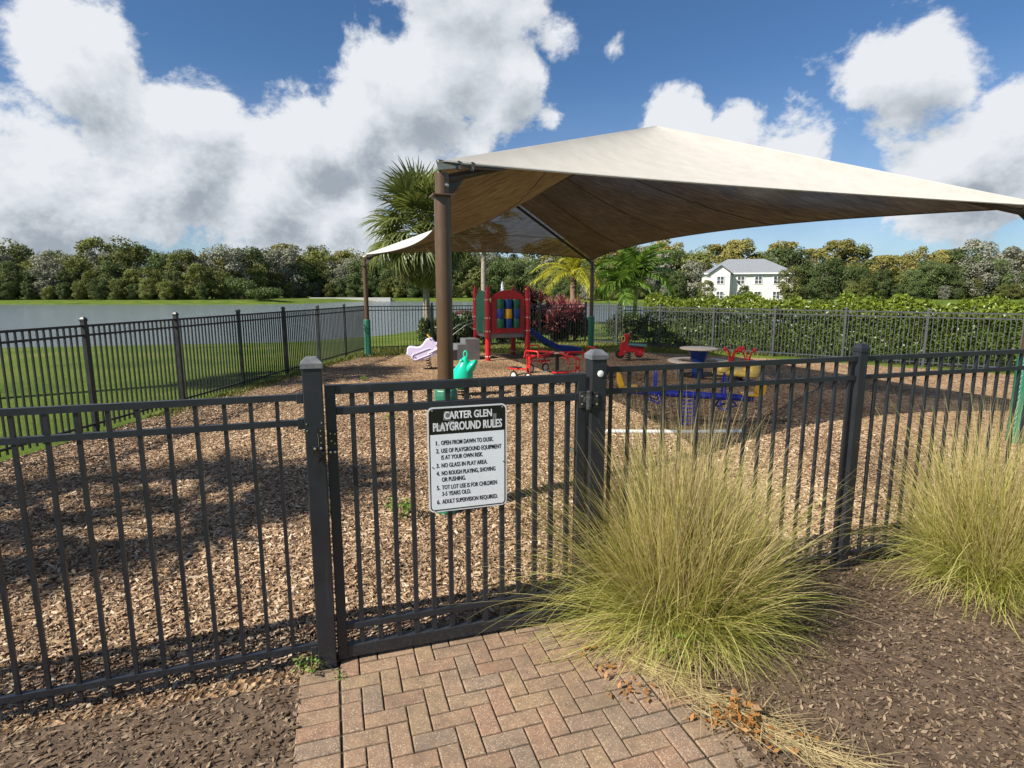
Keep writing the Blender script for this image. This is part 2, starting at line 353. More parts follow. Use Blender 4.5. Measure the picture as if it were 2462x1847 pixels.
def chip_material():
    m, nt, p, o = new_mat('wood_chips'); isl = geo(nt, 'Random Per Island'); pos = geo(nt)
    c = ramp(nt, isl, [(0.0, (0.085, 0.056, 0.040)), (0.2, (0.20, 0.132, 0.088)), (0.5, (0.362, 0.245, 0.150)), (0.8, (0.495, 0.375, 0.250)), (0.97, (0.64, 0.535, 0.405))])
    big = ramp(nt, noise(nt, pos, 0.55, 4, 0.6), [(0.32, (0.62, 0.58, 0.55)), (0.5, (0.95, 0.92, 0.88)), (0.68, (1.12, 1.10, 1.08))])
    fine = ramp(nt, noise(nt, pos, 220, 3, 0.6), [(0.3, (0.75, 0.75, 0.75)), (0.7, (1.1, 1.1, 1.1))])
    c = mixc(nt, 1.0, mixc(nt, 1.0, c, big, 'MULTIPLY'), fine, 'MULTIPLY'); nt.links.new(c, p.inputs['Base Color']); p.inputs['Roughness'].default_value = 0.85; p.inputs['Specular IOR Level'].default_value = 0.2
    return m
def paver_material():
    m, nt, p, o = new_mat('speckled_concrete_paver'); ob = nt.nodes.new('ShaderNodeTexCoord').outputs['Object']; pos = geo(nt)
    oi = nt.nodes.new('ShaderNodeObjectInfo').outputs['Random']
    base = ramp(nt, oi, [(0.0, (0.268, 0.164, 0.114)), (0.25, (0.278, 0.186, 0.124)), (0.45, (0.258, 0.174, 0.122)), (0.65, (0.276, 0.192, 0.120)), (0.85, (0.232, 0.170, 0.129)), (1.0, (0.280, 0.160, 0.106))])
    blot = ramp(nt, noise(nt, pos, 16, 5, 0.6), [(0.25, (0.70, 0.70, 0.72)), (0.5, (0.98, 0.98, 0.96)), (0.75, (1.18, 1.14, 1.04))])
    c = mixc(nt, 1.0, base, blot, 'MULTIPLY')
    v = nt.nodes.new('ShaderNodeTexVoronoi'); v.inputs['Scale'].default_value = 190; nt.links.new(pos, v.inputs['Vector'])
    sep = nt.nodes.new('ShaderNodeSeparateColor'); nt.links.new(v.outputs['Color'], sep.inputs[0])
    spot = ramp(nt, sep.outputs[0], [(0.80, (0, 0, 0)), (0.86, (1, 1, 1))])
    core = ramp(nt, v.outputs['Distance'], [(0.35, (1, 1, 1)), (0.62, (0, 0, 0))])
    sp = mixc(nt, 1.0, spot, core, 'MULTIPLY')
    c = mixc(nt, mixc(nt, 1.0, sp, (0.85, 0.85, 0.85), 'MULTIPLY'), c, (0.50, 0.42, 0.31))
    dk = ramp(nt, noise(nt, pos, 90, 4, 0.7), [(0.30, (0.6, 0.6, 0.6)), (0.48, (1, 1, 1))]); c = mixc(nt, 1.0, c, dk, 'MULTIPLY')
    moss = ramp(nt, noise(nt, pos, 2.2, 6, 0.65), [(0.45, (0, 0, 0)), (0.72, (0.62, 0.62, 0.62))]); c = mixc(nt, moss, c, (0.105, 0.088, 0.062))
    nt.links.new(c, p.inputs['Base Color']); p.inputs['Roughness'].default_value = 0.88; p.inputs['Specular IOR Level'].default_value = 0.25
    nt.links.new(bump(nt, noise(nt, pos, 260, 4, 0.7), 0.45, 0.003), p.inputs['Normal']); return m
MT['lawn'] = lawn_material(); MT['water'] = water_material(); MT['mulch'] = mulch_material(); MT['chip'] = chip_material(); MT['paver'] = paver_material()
MT['soil'] = M('dark_bed_soil', (0.085, 0.056, 0.036), 0.95, 0.4, 12, 1.0, 45, dirt=(0.19, 0.13, 0.085), dirt_amt=0.6)
MT['joint'] = M('joint_sand_and_moss', (0.045, 0.037, 0.026), 0.95, 0.5, 25, 0.6, 120, dirt=(0.05, 0.065, 0.022), dirt_amt=0.6)

def axis_pts(*segs):
    out = []
    for a, b, n in segs: out += list(np.linspace(a, b, n, endpoint=False))
    return np.array(out + [segs[-1][1]])
def build_ground():
    xs = axis_pts((-2500, -300, 10), (-300, -70, 24), (-70, 60, 90), (60, 300, 24), (300, 2500, 10)); ys = axis_pts((-300, -10, 6), (-10, 26, 14), (26, 60, 44), (60, 200, 70), (200, 500, 12), (500, 3000, 8))
    X, Y = np.meshgrid(xs, ys); Z = ground_z(X, Y)
    v = np.stack([X.ravel(), Y.ravel(), Z.ravel() - 0.012], 1); nx, ny = len(xs), len(ys)
    i, j = np.meshgrid(np.arange(nx - 1), np.arange(ny - 1)); a = (j * nx + i).ravel()
    f = np.stack([a, a + 1, a + nx + 1, a + nx], 1)
    o = mesh_obj('ground', np_mesh('ground', v, f, True), MT['lawn']); tag(o, kind='structure', label='green mown lawn sloping down to the pond')
    w = MB().add([(-270, 5, WATER_Z), (60, 5, WATER_Z), (60, 195, WATER_Z), (-270, 195, WATER_Z)], [(0, 1, 2, 3)]).build('pond_water', MT['water']); tag(w, kind='structure', label='rippled grey blue pond beyond the yard')
build_ground()

# fence corner points of the yard
F_LEFT0 = S(-5.9, 0); K_BL = Vector((-5.0, 19.75, 0)); K_BR = Vector((2.9, 22.75, 0)); K_R = Vector((14.9, 12.2, 0)); F_R = S(8.0, 0)
def sheet(name, poly, z, mat, label, nsub=0):
    o = MB().add([(x, y, z) for x, y in poly], [tuple(range(len(poly)))]).build(name, mat); tag(o, kind='structure', label=label); return o
yard = [(F_LEFT0.x - .1, F_LEFT0.y), (-5.5, 12.0), (-5.15, 15.5), (-4.7, 17.6), (-3.4, 18.6), (-2.2, 19.3), (-.9, 19.0), (.4, 18.9), (1.9, 18.7), (3.4, 19.2), (4.6, 19.2), (6.4, 18.3), (8.6, 16.9), (14.6, 12.0), (F_R.x, F_R.y), (S(1.62, .16).x, S(1.62, .16).y), (S(.75, .16).x, S(.75, .16).y), (S(.2, .03).x, S(.2, .03).y), (S(-.1, -.03).x, S(-.1, -.03).y), (S(-.12, -.12).x, S(-.12, -.12).y)]
sheet('mulch_yard', yard, 0.0, MT['mulch'], 'brown wood mulch covering the play yard')
def stpoly(pts): return [(S(a, b).x, S(a, b).y) for a, b in pts]
sheet('planting_bed', stpoly([(1.70, .12), (1.74, -.9), (1.78, -2.9), (9, -2.9), (9, .12)]), -0.002, MT['soil'], 'mulched planting bed beside the brick path and fence')
sheet('path_side_bed', stpoly([(-.12, -.02), (-.13, -2.9), (-6.5, -2.9), (-6.5, -.02)]), -0.002, MT['soil'], 'bare soil strip beside the brick path')

# ------------------------------------------------------------------ brick path: every paver its own piece
W = 0.1015; T0 = -0.153; S0 = 0.058
path = thing('brick_path', None, None); tag(path, label='herringbone brick paver path leading to the gate', kind='structure')
def paver_mesh(name, lx, ly, chip=0.0):
    g = 0.0042; x, y = lx / 2 - g, ly / 2 - g; b = 0.0055; top = 0.018; m = MB()
    low = [(-x, -y), (x, -y), (x, y), (-x, y)]; ins = [(-x + b, -y + b), (x - b, -y + b), (x - b, y - b), (-x + b, y - b)]
    mid = [(-x + b * .25, -y + b * .25), (x - b * .25, -y + b * .25), (x - b * .25, y - b * .25), (-x + b * .25, y - b * .25)]
    v = [(a, c, -0.03) for a, c in low] + [(a, c, top - b) for a, c in low] + [(a, c, top - b * .3) for a, c in mid] + [(a, c, top) for a, c in ins]
    f = []
    for k in range(3):
        for i in range(4): f.append((k * 4 + i, k * 4 + (i + 1) % 4, k * 4 + 4 + (i + 1) % 4, k * 4 + 4 + i))
    f.append((12, 13, 14, 15)); m.add(v, f); me = m.mesh(name); me.materials.append(MT['paver']); return me
PM = {(2, 1): paver_mesh('paver_long', 2 * W, W), (1, 2): paver_mesh('paver_across', W, 2 * W), (1, 1): paver_mesh('paver_half', W, W)}
def put_paver(s0, t0, w, h):       # cell at top-left s0,t0 (t decreasing), w x h in units
    c = S(s0 + w * W / 2, t0 - h * W / 2); o = bpy.data.objects.new('paver', PM[(w, h)]); link(o, path)
    o.location = (c.x, c.y, -0.012 + rnd.uniform(-0.002, 0.002)); o.rotation_euler = (rnd.uniform(-.006, .006), rnd.uniform(-.006, .006), TH + rnd.uniform(-.012, .012)); return o
NI = 15
for k in range(-3, 27):
    for i in range(-1, NI):
        m = (i + k) % 4; s0 = S0 + i * W * 0.99; t0 = T0 - k * W
        if m == 0:
            if i == -1: put_paver(s0 + W, t0, 1, 1)
            elif i == NI - 1: put_paver(s0, t0, 1, 1)
            else: put_paver(s0, t0, 2, 1)
        elif m == 2 and i >= 0:
            if k == 26: put_paver(s0, t0, 1, 1)
            else: put_paver(s0, t0, 1, 2)
        elif m == 3 and k == -3 and i >= 0: put_paver(s0, t0, 1, 1)
for k in range(-1, 27): put_paver(S0 - 2 * W - .003, T0 - k * W, 2, 1)
for k in range(-2, 27): put_paver(S0 + NI * W * 0.99 + .008, T0 - k * W, 2, 1)
jb = MB().add([(*p, -0.0045) for p in stpoly([(-.15, -.05), (-.15, -2.9), (1.775, -2.9), (1.775, .05), (1.5, .14), (.1, .14), (.0, -.02)])], [tuple(range(7))]).build('joint_sand', MT['joint'], path)
tag(jb, kind='stuff')

# ------------------------------------------------------------------ fences and gate
def unit_box(name, d, mat, bev=0.0):
    me = MB().box((0, 0, d[2] / 2), d).mesh(name); me.materials.append(mat); return me
def make_cap(mat, w):
    h = w / 2 + 0.006; m = MB(); v = []
    for (q, z) in ((h, 0), (h, 0.022), (h * .98, 0.026), (h * .5, 0.052), (h * .42, 0.054)):
        v += [(-q, -q, z), (q, -q, z), (q, q, z), (-q, q, z)]
    f = [(0, 3, 2, 1)]
    for k in range(4):
        for i in range(4): f.append((k * 4 + i, k * 4 + (i + 1) % 4, k * 4 + 4 + (i + 1) % 4, k * 4 + 4 + i))
    f.append((16, 17, 18, 19)); m.add(v, f); me = m.mesh('post_cap'); me.materials.append(mat); return me
def inst(name, me, parent, loc, rz=0.0, scale=None):
    o = bpy.data.objects.new(name, me); link(o, parent); o.location = loc; o.rotation_euler = (0, 0, rz)
    if name == 'picket': o.rotation_euler = (rnd.uniform(-.0015, .0015), rnd.uniform(-.0022, .0022), rnd.uniform(-.02, .02))
    if scale: o.scale = scale
    return o
def fence_run(label, a, b, posts, H=1.55, spacing=0.1, mat=None, pw=0.06, first=None, start_post=True, end_post=True, drop=0.0, seed=1, post_h=None, pk_w=.018):
    """straight run from a to b, posts at given distances"""
    mat = mat or MT['fence_far']; a = Vector(a); b = Vector(b); L = (b - a).length; u = (b - a) / L; rz = math.atan2(u.y, u.x)
    t = thing('metal_fence', label, 'fence', a, rz, None)
    pk = unit_box('picket', (pk_w, pk_w, H - 0.06), mat); pm = unit_box('post', (pw, pw, (post_h or H + 0.04)), mat); cp = make_cap(MT['cap'] if pw > .07 else mat, pw)
    for p in posts:
        o = inst('post', pm, t, (p, 0, -0.02)); inst('post_cap', cp, o, (0, 0, (post_h or H + 0.04)))
    ends = sorted(set([0.0] + list(posts) + [L]))
    for p, q in zip(ends[:-1], ends[1:]):
        if q - p < 0.15: continue
        lo = p + (pw / 2 if p in posts else 0); hi = q - (pw / 2 if q in posts else 0)
        for z, hh in ((H - 0.02, 0.032), (H - 0.15, 0.030), (0.12, 0.030)):
            MB().box(((lo + hi) / 2, 0, z), (hi - lo, 0.028, hh)).build('rail', mat, t)
    x = first if first is not None else spacing
    while x < L - 0.03:
        if all(abs(x - p) > pw / 2 + 0.02 for p in posts): inst('picket', pk, t, (x, 0, 0.045))
        x += spacing
    return t
# far runs
def even(L, n): return [L * i / n for i in range(n + 1)]
lf_len = (K_BL - F_LEFT0).length
lfp = [0.0]; q = lf_len
ps = []
while q > 0.8: ps.append(q); q -= 1.95
fence_run('long black picket fence between the lawn by the pond and the mulch', F_LEFT0, K_BL, sorted([0.0] + ps[1:]), 1.55, 0.100, post_h=1.62, pk_w=.021)
bl = (K_BR - K_BL).length
fence_run('black picket fence behind the play tower facing the pond', K_BL, K_BR, [0.0, 2.3, 4.5, 6.5, bl], 1.53, 0.107, post_h=1.60)
MT['fence_right'] = M('grey_and_sunlit_coat', (0.052, 0.057, 0.065), 0.42, 0.15, 4)  # sunlight put into the coat as lighter grey; far railing is plain grey
rl = (K_R - K_BR).length
fence_run('picket fence lightened to sunlit grey in front of the clipped hedge', K_BR + (K_R - K_BR).normalized() * .1, K_R, [1.33, 3.08, 5.05, 7.0, 8.95, 10.9, 12.85, 14.8], 1.48, 0.105, mat=MT['fence_right'], post_h=1.54)
fence_run('dark grey front fence standing behind the ornamental grass clumps', S(1.615, 0), S(8.2, 0), [1.94, 3.90, 5.86], 1.57, 0.121, mat=MT['fence'], pw=0.065, first=0.045, post_h=1.62)
fence_run('dark grey front fence joining the latch side gate post', S(-5.9, 0), S(-.052, 0), [2.05, 4.0], 1.50, 0.121, mat=MT['fence'], pw=0.065, first=0.04, post_h=1.55)

def gate_post(label, s, h, w):
    t = thing('gate_post', label, 'post', S(s, 0), TH)
    MB().box((0, 0, h / 2 - 0.01), (w, w, h)).build('post_shaft', MT['fence'], t, bevel=0.004); inst('post_cap', make_cap(MT['cap'], w), t, (0, 0, h - 0.012)); return t
gpl = gate_post('dark grey gate post carrying the black latch', -0.003, 1.64, 0.094)
gpr = gate_post('dark grey gate post with white round reflector beside the grass clump', 1.563, 1.63, 0.094)
MB().lathe([(0.019, 0), (0.019, -0.004), (0.015, -0.006)], (0.006, -0.047, 1.535), 20, 'y').build('reflector', MT['white'], gpr, 30)
MB().lathe([(0.0, 0), (0.0125, 0), (0.0125, -0.003)], (0.012, -0.047, 1.56), 4, 'y')
# latch on the post
lt = MB(); lt.box((0.012, -0.056, 1.205), (0.034, 0.020, 0.062)); lt.box((0.030, -0.060, 1.198), (0.036, 0.012, 0.018)); lt.box((-0.010, -0.058, 1.213), (0.014, 0.014, 0.05)); lt.cyl((0.010, -0.060, 1.175), (0.012, -0.060, 1.150), 0.009, 0.007)
la = lt.build('latch', MT['black'], gpl, bevel=0.003)
for x in (-0.004, 0.026): MB().lathe([(0.006, 0), (0.006, -0.003), (0.003, -0.004)], (x, -0.0665, 1.226), 10, 'y').build('screw', MT['screw'], la)
MB().tube([(0.014, -0.05, 1.235), (0.016, -0.051, 1.27), (0.012, -0.05, 1.30)], 0.0012, 5).build('latch_wire', MT['screw'], la)
pl = MB().box((0.027, -0.0485, 1.282), (0.036, 0.004, 0.085)).build('strike_plate', MT['black'], gpl)
for z in (1.25, 1.285, 1.312): MB().lathe([(0.0035, 0), (0.0035, -0.002)], (0.027, -0.0508, z), 8, 'y').build('screw', MT['screw'], pl)
for x, z in ((-0.038, 1.35), (-0.036, 1.315), (0.034, 1.352)): MB().lathe([(0.004, 0), (0.004, -0.002)], (x, -0.0475, z), 8, 'y').build('screw', MT['screw'], gpl)
for s in (-0.085, ):
    for z, hh in ((1.475, 0.05), (1.345, 0.055), (0.10, 0.05)):
        MB().box((-0.064, 0, z), (0.032, 0.046, hh)).build('rail_bracket', MT['fence'], gpl, bevel=0.003)
for z, hh in ((1.55, 0.045), (1.42, 0.042), (0.12, 0.042)): MB().box((0.058, 0, z), (0.022, 0.042, hh)).build('rail_bracket', MT['fence'], gpr, bevel=0.003)

gate = thing('yard_gate', 'dark grey metal picket gate carrying the rules sign', 'gate', S(0, 0), TH)
GS0, GS1 = 0.052, 1.492; GB = 0.022; GTL = 1.535
for x in (GS0 + .026, GS1 - .026): MB().box((x, 0, (GB + GTL) / 2), (0.052, 0.045, GTL - GB)).build('stile', MT['fence'], gate, bevel=0.003)
for z, hh, dd in ((GTL - 0.024, 0.046, 0.044), (1.40, 0.040, 0.038), (0.205, 0.036, 0.038), (0.062, 0.070, 0.044)):
    MB().box(((GS0 + GS1) / 2, 0, z), (GS1 - GS0 - 0.104, dd, hh)).build('rail', MT['fence'], gate, bevel=0.003)
gpk = unit_box('picket', (0.025, 0.025, GTL - GB - 0.06), MT['fence'])
for i in range(13): inst('picket', gpk, gate, (0.184 + 0.1003 * i, 0.0, 0.06))
sp = MB().box((0.082, -0.0255, 1.262), (0.040, 0.004, 0.075)).build('latch_plate', MT['black'], gate)
for x, z in ((0.070, 1.29), (0.092, 1.285), (0.090, 1.235), (0.074, 1.25)): MB().lathe([(0.0035, 0), (0.0035, -0.002)], (x, -0.0276, z), 8, 'y').build('screw', MT['screw'], sp)
st_ = MB().box((0.078, -0.027, 1.192), (0.046, 0.007, 0.020)).build('latch_tongue', MT['black'], gate, bevel=0.003)
for x in (0.066, 0.089): MB().lathe([(0.006, 0), (0.006, -0.003), (0.003, -0.004)], (x, -0.0307, 1.192), 10, 'y').build('screw', MT['screw'], st_)
for z, nm in ((1.415, 'hinge'), (0.30, 'hinge')):
    h = MB(); h.box((1.468, -0.028, z - .03), (0.040, 0.010, 0.098)); h.box((1.540, -0.052, z - .03), (0.034, 0.008, 0.092)); 
    h.cyl((1.500, -0.048, z - .085), (1.500, -0.048, z + .025), 0.017); h.cyl((1.500, -0.048, z - .052), (1.500, -0.048, z - .008), 0.0195); h.box((1.484, -0.038, z - .03), (0.030, 0.018, 0.03)); h.box((1.52, -0.05, z - .03), (0.03, 0.010, 0.045))
    hg = h.build(nm, MT['hinge'], gate, 40, bevel=0.003)
    for x, y in ((1.462, -0.0345), (1.544, -0.0575)):
        for dz in (-.055, -.008): MB().lathe([(0.0058, 0), (0.0058, -0.003), (0.003, -0.004)], (x, y, z + dz), 10, 'y').build('screw', MT['screw'], hg)
cl = MB().lathe([(0.012, 0), (0.012, .03)], (1.412, -0.02, 1.085), 10, 'y').build('clip', MT['screw'], gate)

# ------------------------------------------------------------------ rules sign
def build_sign():
    w, h = 0.444, 0.588; s0, z0 = 0.565, 0.803
    t = thing('rules_sign', 'white playground rules sign with black header on the gate', 'sign', S(s0, -0.026, z0), TH)
    def rr(x0, z0_, x1, z1, r, n=7):
        p = []
        for cx, cz, a in ((x1 - r, z0_ + r, -90), (x1 - r, z1 - r, 0), (x0 + r, z1 - r, 90), (x0 + r, z0_ + r, 180)):
            for k in range(n + 1): b = R(a + 90 * k / n); p.append((cx + r * math.cos(b), cz + r * math.sin(b)))
        return p
    m, nt, p, o = new_mat('sign_white'); pos = objc(nt)
    c = ramp(nt, noise(nt, pos, 9, 6, 0.6), [(0.3, (0.68, 0.72, 0.77)), (0.7, (0.75, 0.79, 0.83))]); nt.links.new(c, p.inputs['Base Color']); p.inputs['Roughness'].default_value = 0.35
    alu = M('sign_edge_white', (0.62, 0.65, 0.67), 0.4, 0.06, 10); blk = M('sign_black', (0.008, 0.008, 0.009), 0.28, 0.2, 8); ink = M('sign_lettering_black', (0.010, 0.010, 0.012), 0.35, 0.1, 10); wh = M('sign_lettering_white', (0.66, 0.68, 0.70), 0.4, 0.12, 30); tape = M('old_tape_residue', (0.16, 0.165, 0.17), 0.3, 0.35, 60)
    MB().prism(rr(0, 0, w, h, 0.030), 0, 0.003).build('plate', alu, t)
    e = 0.008; yb = -0.0006
    MB().prism(rr(e, e, w - e, h - e, 0.024), yb, 0.0005).build('black_border', blk, t)
    hb = h * (1 - 0.256)
    inn = rr(e + .0065, e + .0065, w - e - .0065, h - e - .0065, 0.018); inn = [q for q in inn if q[1] < hb]; 
    lower = [(w - e - .0065, hb), (e + .0065 + .002, hb)]
    # order: bottom-right corner arc, up right side, then header line, then bottom-left arc
    br = [q for q in inn if q[0] > w / 2]; blc = [q for q in inn if q[0] <= w / 2]
    MB().prism(br + [(w - e - .0065, hb), (e + .0065, hb)] + blc, yb * 2, -0.0004).build('white_panel', m, t)
    dg = bpy.context.evaluated_depsgraph_get()
    def text(body, x0, x1, base, cap, mat, y, bold, name='lettering'):
        cu = bpy.data.curves.new('txt', 'FONT'); cu.body = body; cu.size = 1; cu.offset = bold; cu.resolution_u = 3
        to = bpy.data.objects.new('txt', cu); COL.objects.link(to); bpy.context.view_layer.update()
        me = bpy.data.meshes.new_from_object(to.evaluated_get(bpy.context.evaluated_depsgraph_get())); bpy.data.objects.remove(to)
        n = len(me.vertices); co = np.zeros(n * 3, np.float32); me.vertices.foreach_get('co', co); co = co.reshape(-1, 3)
        mn, mx = co.min(0), co.max(0)
        capH = 0.73; sz = cap / capH; sx = (x1 - x0) / (mx[0] - mn[0])
        out = np.zeros_like(co); out[:, 0] = x0 + (co[:, 0] - mn[0]) * sx; out[:, 1] = y; out[:, 2] = base + co[:, 1] * sz
        me.vertices.foreach_set('co', out.ravel()); me.update()
        import bmesh
        bm = bmesh.new(); bm.from_mesh(me); k0 = len(bm.verts); bm.from_mesh(me); bm.verts.ensure_lookup_table()
        for q in bm.verts[k0:]: q.co.x += cap * .035; q.co.y -= .0001
        bm.to_mesh(me); bm.free(); me.materials.append(mat); ob = bpy.data.objects.new(name, me); link(ob, t); return ob
    ty = yb * 2 - 0.0007
    def F(fx): return fx * w
    def Zf(fz): return h * (1 - fz)
    text('CARTER GLEN', F(.205), F(.805), Zf(.113), .042, wh, ty, 0.020)
    text('PLAYGROUND RULES', F(.068), F(.935), Zf(.222), .047, wh, ty, 0.020)
    lines = [('1.', 'OPEN FROM DAWN TO DUSK.', .355, .66), ('2.', 'USE OF PLAYGROUND EQUIPMENT', .430, .765), ('', 'IS AT YOUR OWN RISK.', .494, .525), ('3.', 'NO GLASS IN PLAY AREA.', .570, .58), ('4.', 'NO ROUGH PLAYING, SHOVING', .645, .685), ('', 'OR PUSHING.', .707, .30), ('5.', 'TOT LOT USE IS FOR CHILDREN', .783, .705), ('', '3-5 YEARS OLD.', .845, .365), ('6.', 'ADULT SUPERVISION REQUIRED.', .921, .715)]
    for num, tx, fz, wd in lines:
        if num: text(num, F(.098), F(.138), Zf(fz), .0252, ink, ty, 0.014)
        text(tx, F(.162), F(.162 + wd), Zf(fz), .0252, ink, ty, 0.013)
    for i, (x, z, a, b, r) in enumerate(((.245, .085, .09, .085, .12), (.30, .16, .07, .05, -.2), (.84, .15, .045, .12, .05), (.16, .195, .12, .06, .1))):
        rot = Matrix.Rotation(r, 3, 'Y'); MB().box((F(x), ty + 0.00045, Zf(z)), (F(a), 0.0003, h * b), rot).build('tape_residue', tape, t)
    for x, z in ((.06, .03), (.94, .03), (.05, .56), (.95, .56), (.06, .975), (.94, .975)):
        MB().lathe([(0.0042, 0), (0.0042, -0.002), (0.002, -0.003)], (F(x), ty, Zf(z)), 8, 'y').build('screw', MT['screw'], t)
build_sign()

# ------------------------------------------------------------------ shade canopy
def fabric_material():
    m, nt, p, o = new_mat('shade_cloth'); pos = geo(nt); N = nt.nodes; L = nt.links
    mp = N.new('ShaderNodeMapping'); mp.inputs['Rotation'].default_value = (0, 0, -TH); mp.inputs['Scale'].default_value = (1.2, 10, 6); L.new(pos, mp.inputs[0])
    st = noise(nt, mp.outputs[0], 1.6, 6, 0.65); cloudy = noise(nt, pos, 0.8, 5, 0.6); weave = noise(nt, pos, 260, 2, 0.5)
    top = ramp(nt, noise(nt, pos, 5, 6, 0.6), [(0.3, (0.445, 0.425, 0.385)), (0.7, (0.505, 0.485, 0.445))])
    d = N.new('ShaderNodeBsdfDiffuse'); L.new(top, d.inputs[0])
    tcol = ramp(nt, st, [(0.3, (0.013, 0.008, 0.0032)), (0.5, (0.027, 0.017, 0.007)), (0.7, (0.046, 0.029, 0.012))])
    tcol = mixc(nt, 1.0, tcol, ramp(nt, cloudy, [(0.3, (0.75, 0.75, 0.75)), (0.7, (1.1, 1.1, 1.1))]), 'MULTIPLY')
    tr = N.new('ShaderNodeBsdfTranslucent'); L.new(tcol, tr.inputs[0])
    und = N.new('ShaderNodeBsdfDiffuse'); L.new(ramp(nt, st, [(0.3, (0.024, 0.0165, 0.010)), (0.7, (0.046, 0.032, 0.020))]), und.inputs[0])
    # pale outside; underside painted darker brown in place of the shade beneath
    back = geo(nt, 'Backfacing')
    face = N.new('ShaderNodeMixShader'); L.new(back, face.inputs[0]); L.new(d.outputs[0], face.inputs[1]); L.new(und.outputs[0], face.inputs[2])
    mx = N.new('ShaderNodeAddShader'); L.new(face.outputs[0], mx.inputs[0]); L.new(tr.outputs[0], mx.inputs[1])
    tp = N.new('ShaderNodeBsdfTransparent'); ms = N.new('ShaderNodeMixShader')
    # the open weave closes up when the cloth is looked at along its surface
    lw = N.new('ShaderNodeLayerWeight'); lw.inputs['Blend'].default_value = 0.5
    fc = ramp(nt, lw.outputs['Facing'], [(0.0, (0.30, 0.30, 0.30)), (0.45, (0.16, 0.16, 0.16)), (0.58, (0.09, 0.09, 0.09)), (0.68, (0.012, 0.012, 0.012)), (0.85, (0.0, 0.0, 0.0))])
    fac = mixc(nt, 1.0, fc, ramp(nt, mixc(nt, 0.4, st, weave), [(0.35, (0.5, 0.5, 0.5)), (0.65, (1, 1, 1))]), 'MULTIPLY'); L.new(fac, ms.inputs[0])
    L.new(mx.outputs[0], ms.inputs[1]); L.new(tp.outputs[0], ms.inputs[2]); L.new(ms.outputs[0], o.inputs[0]); return m
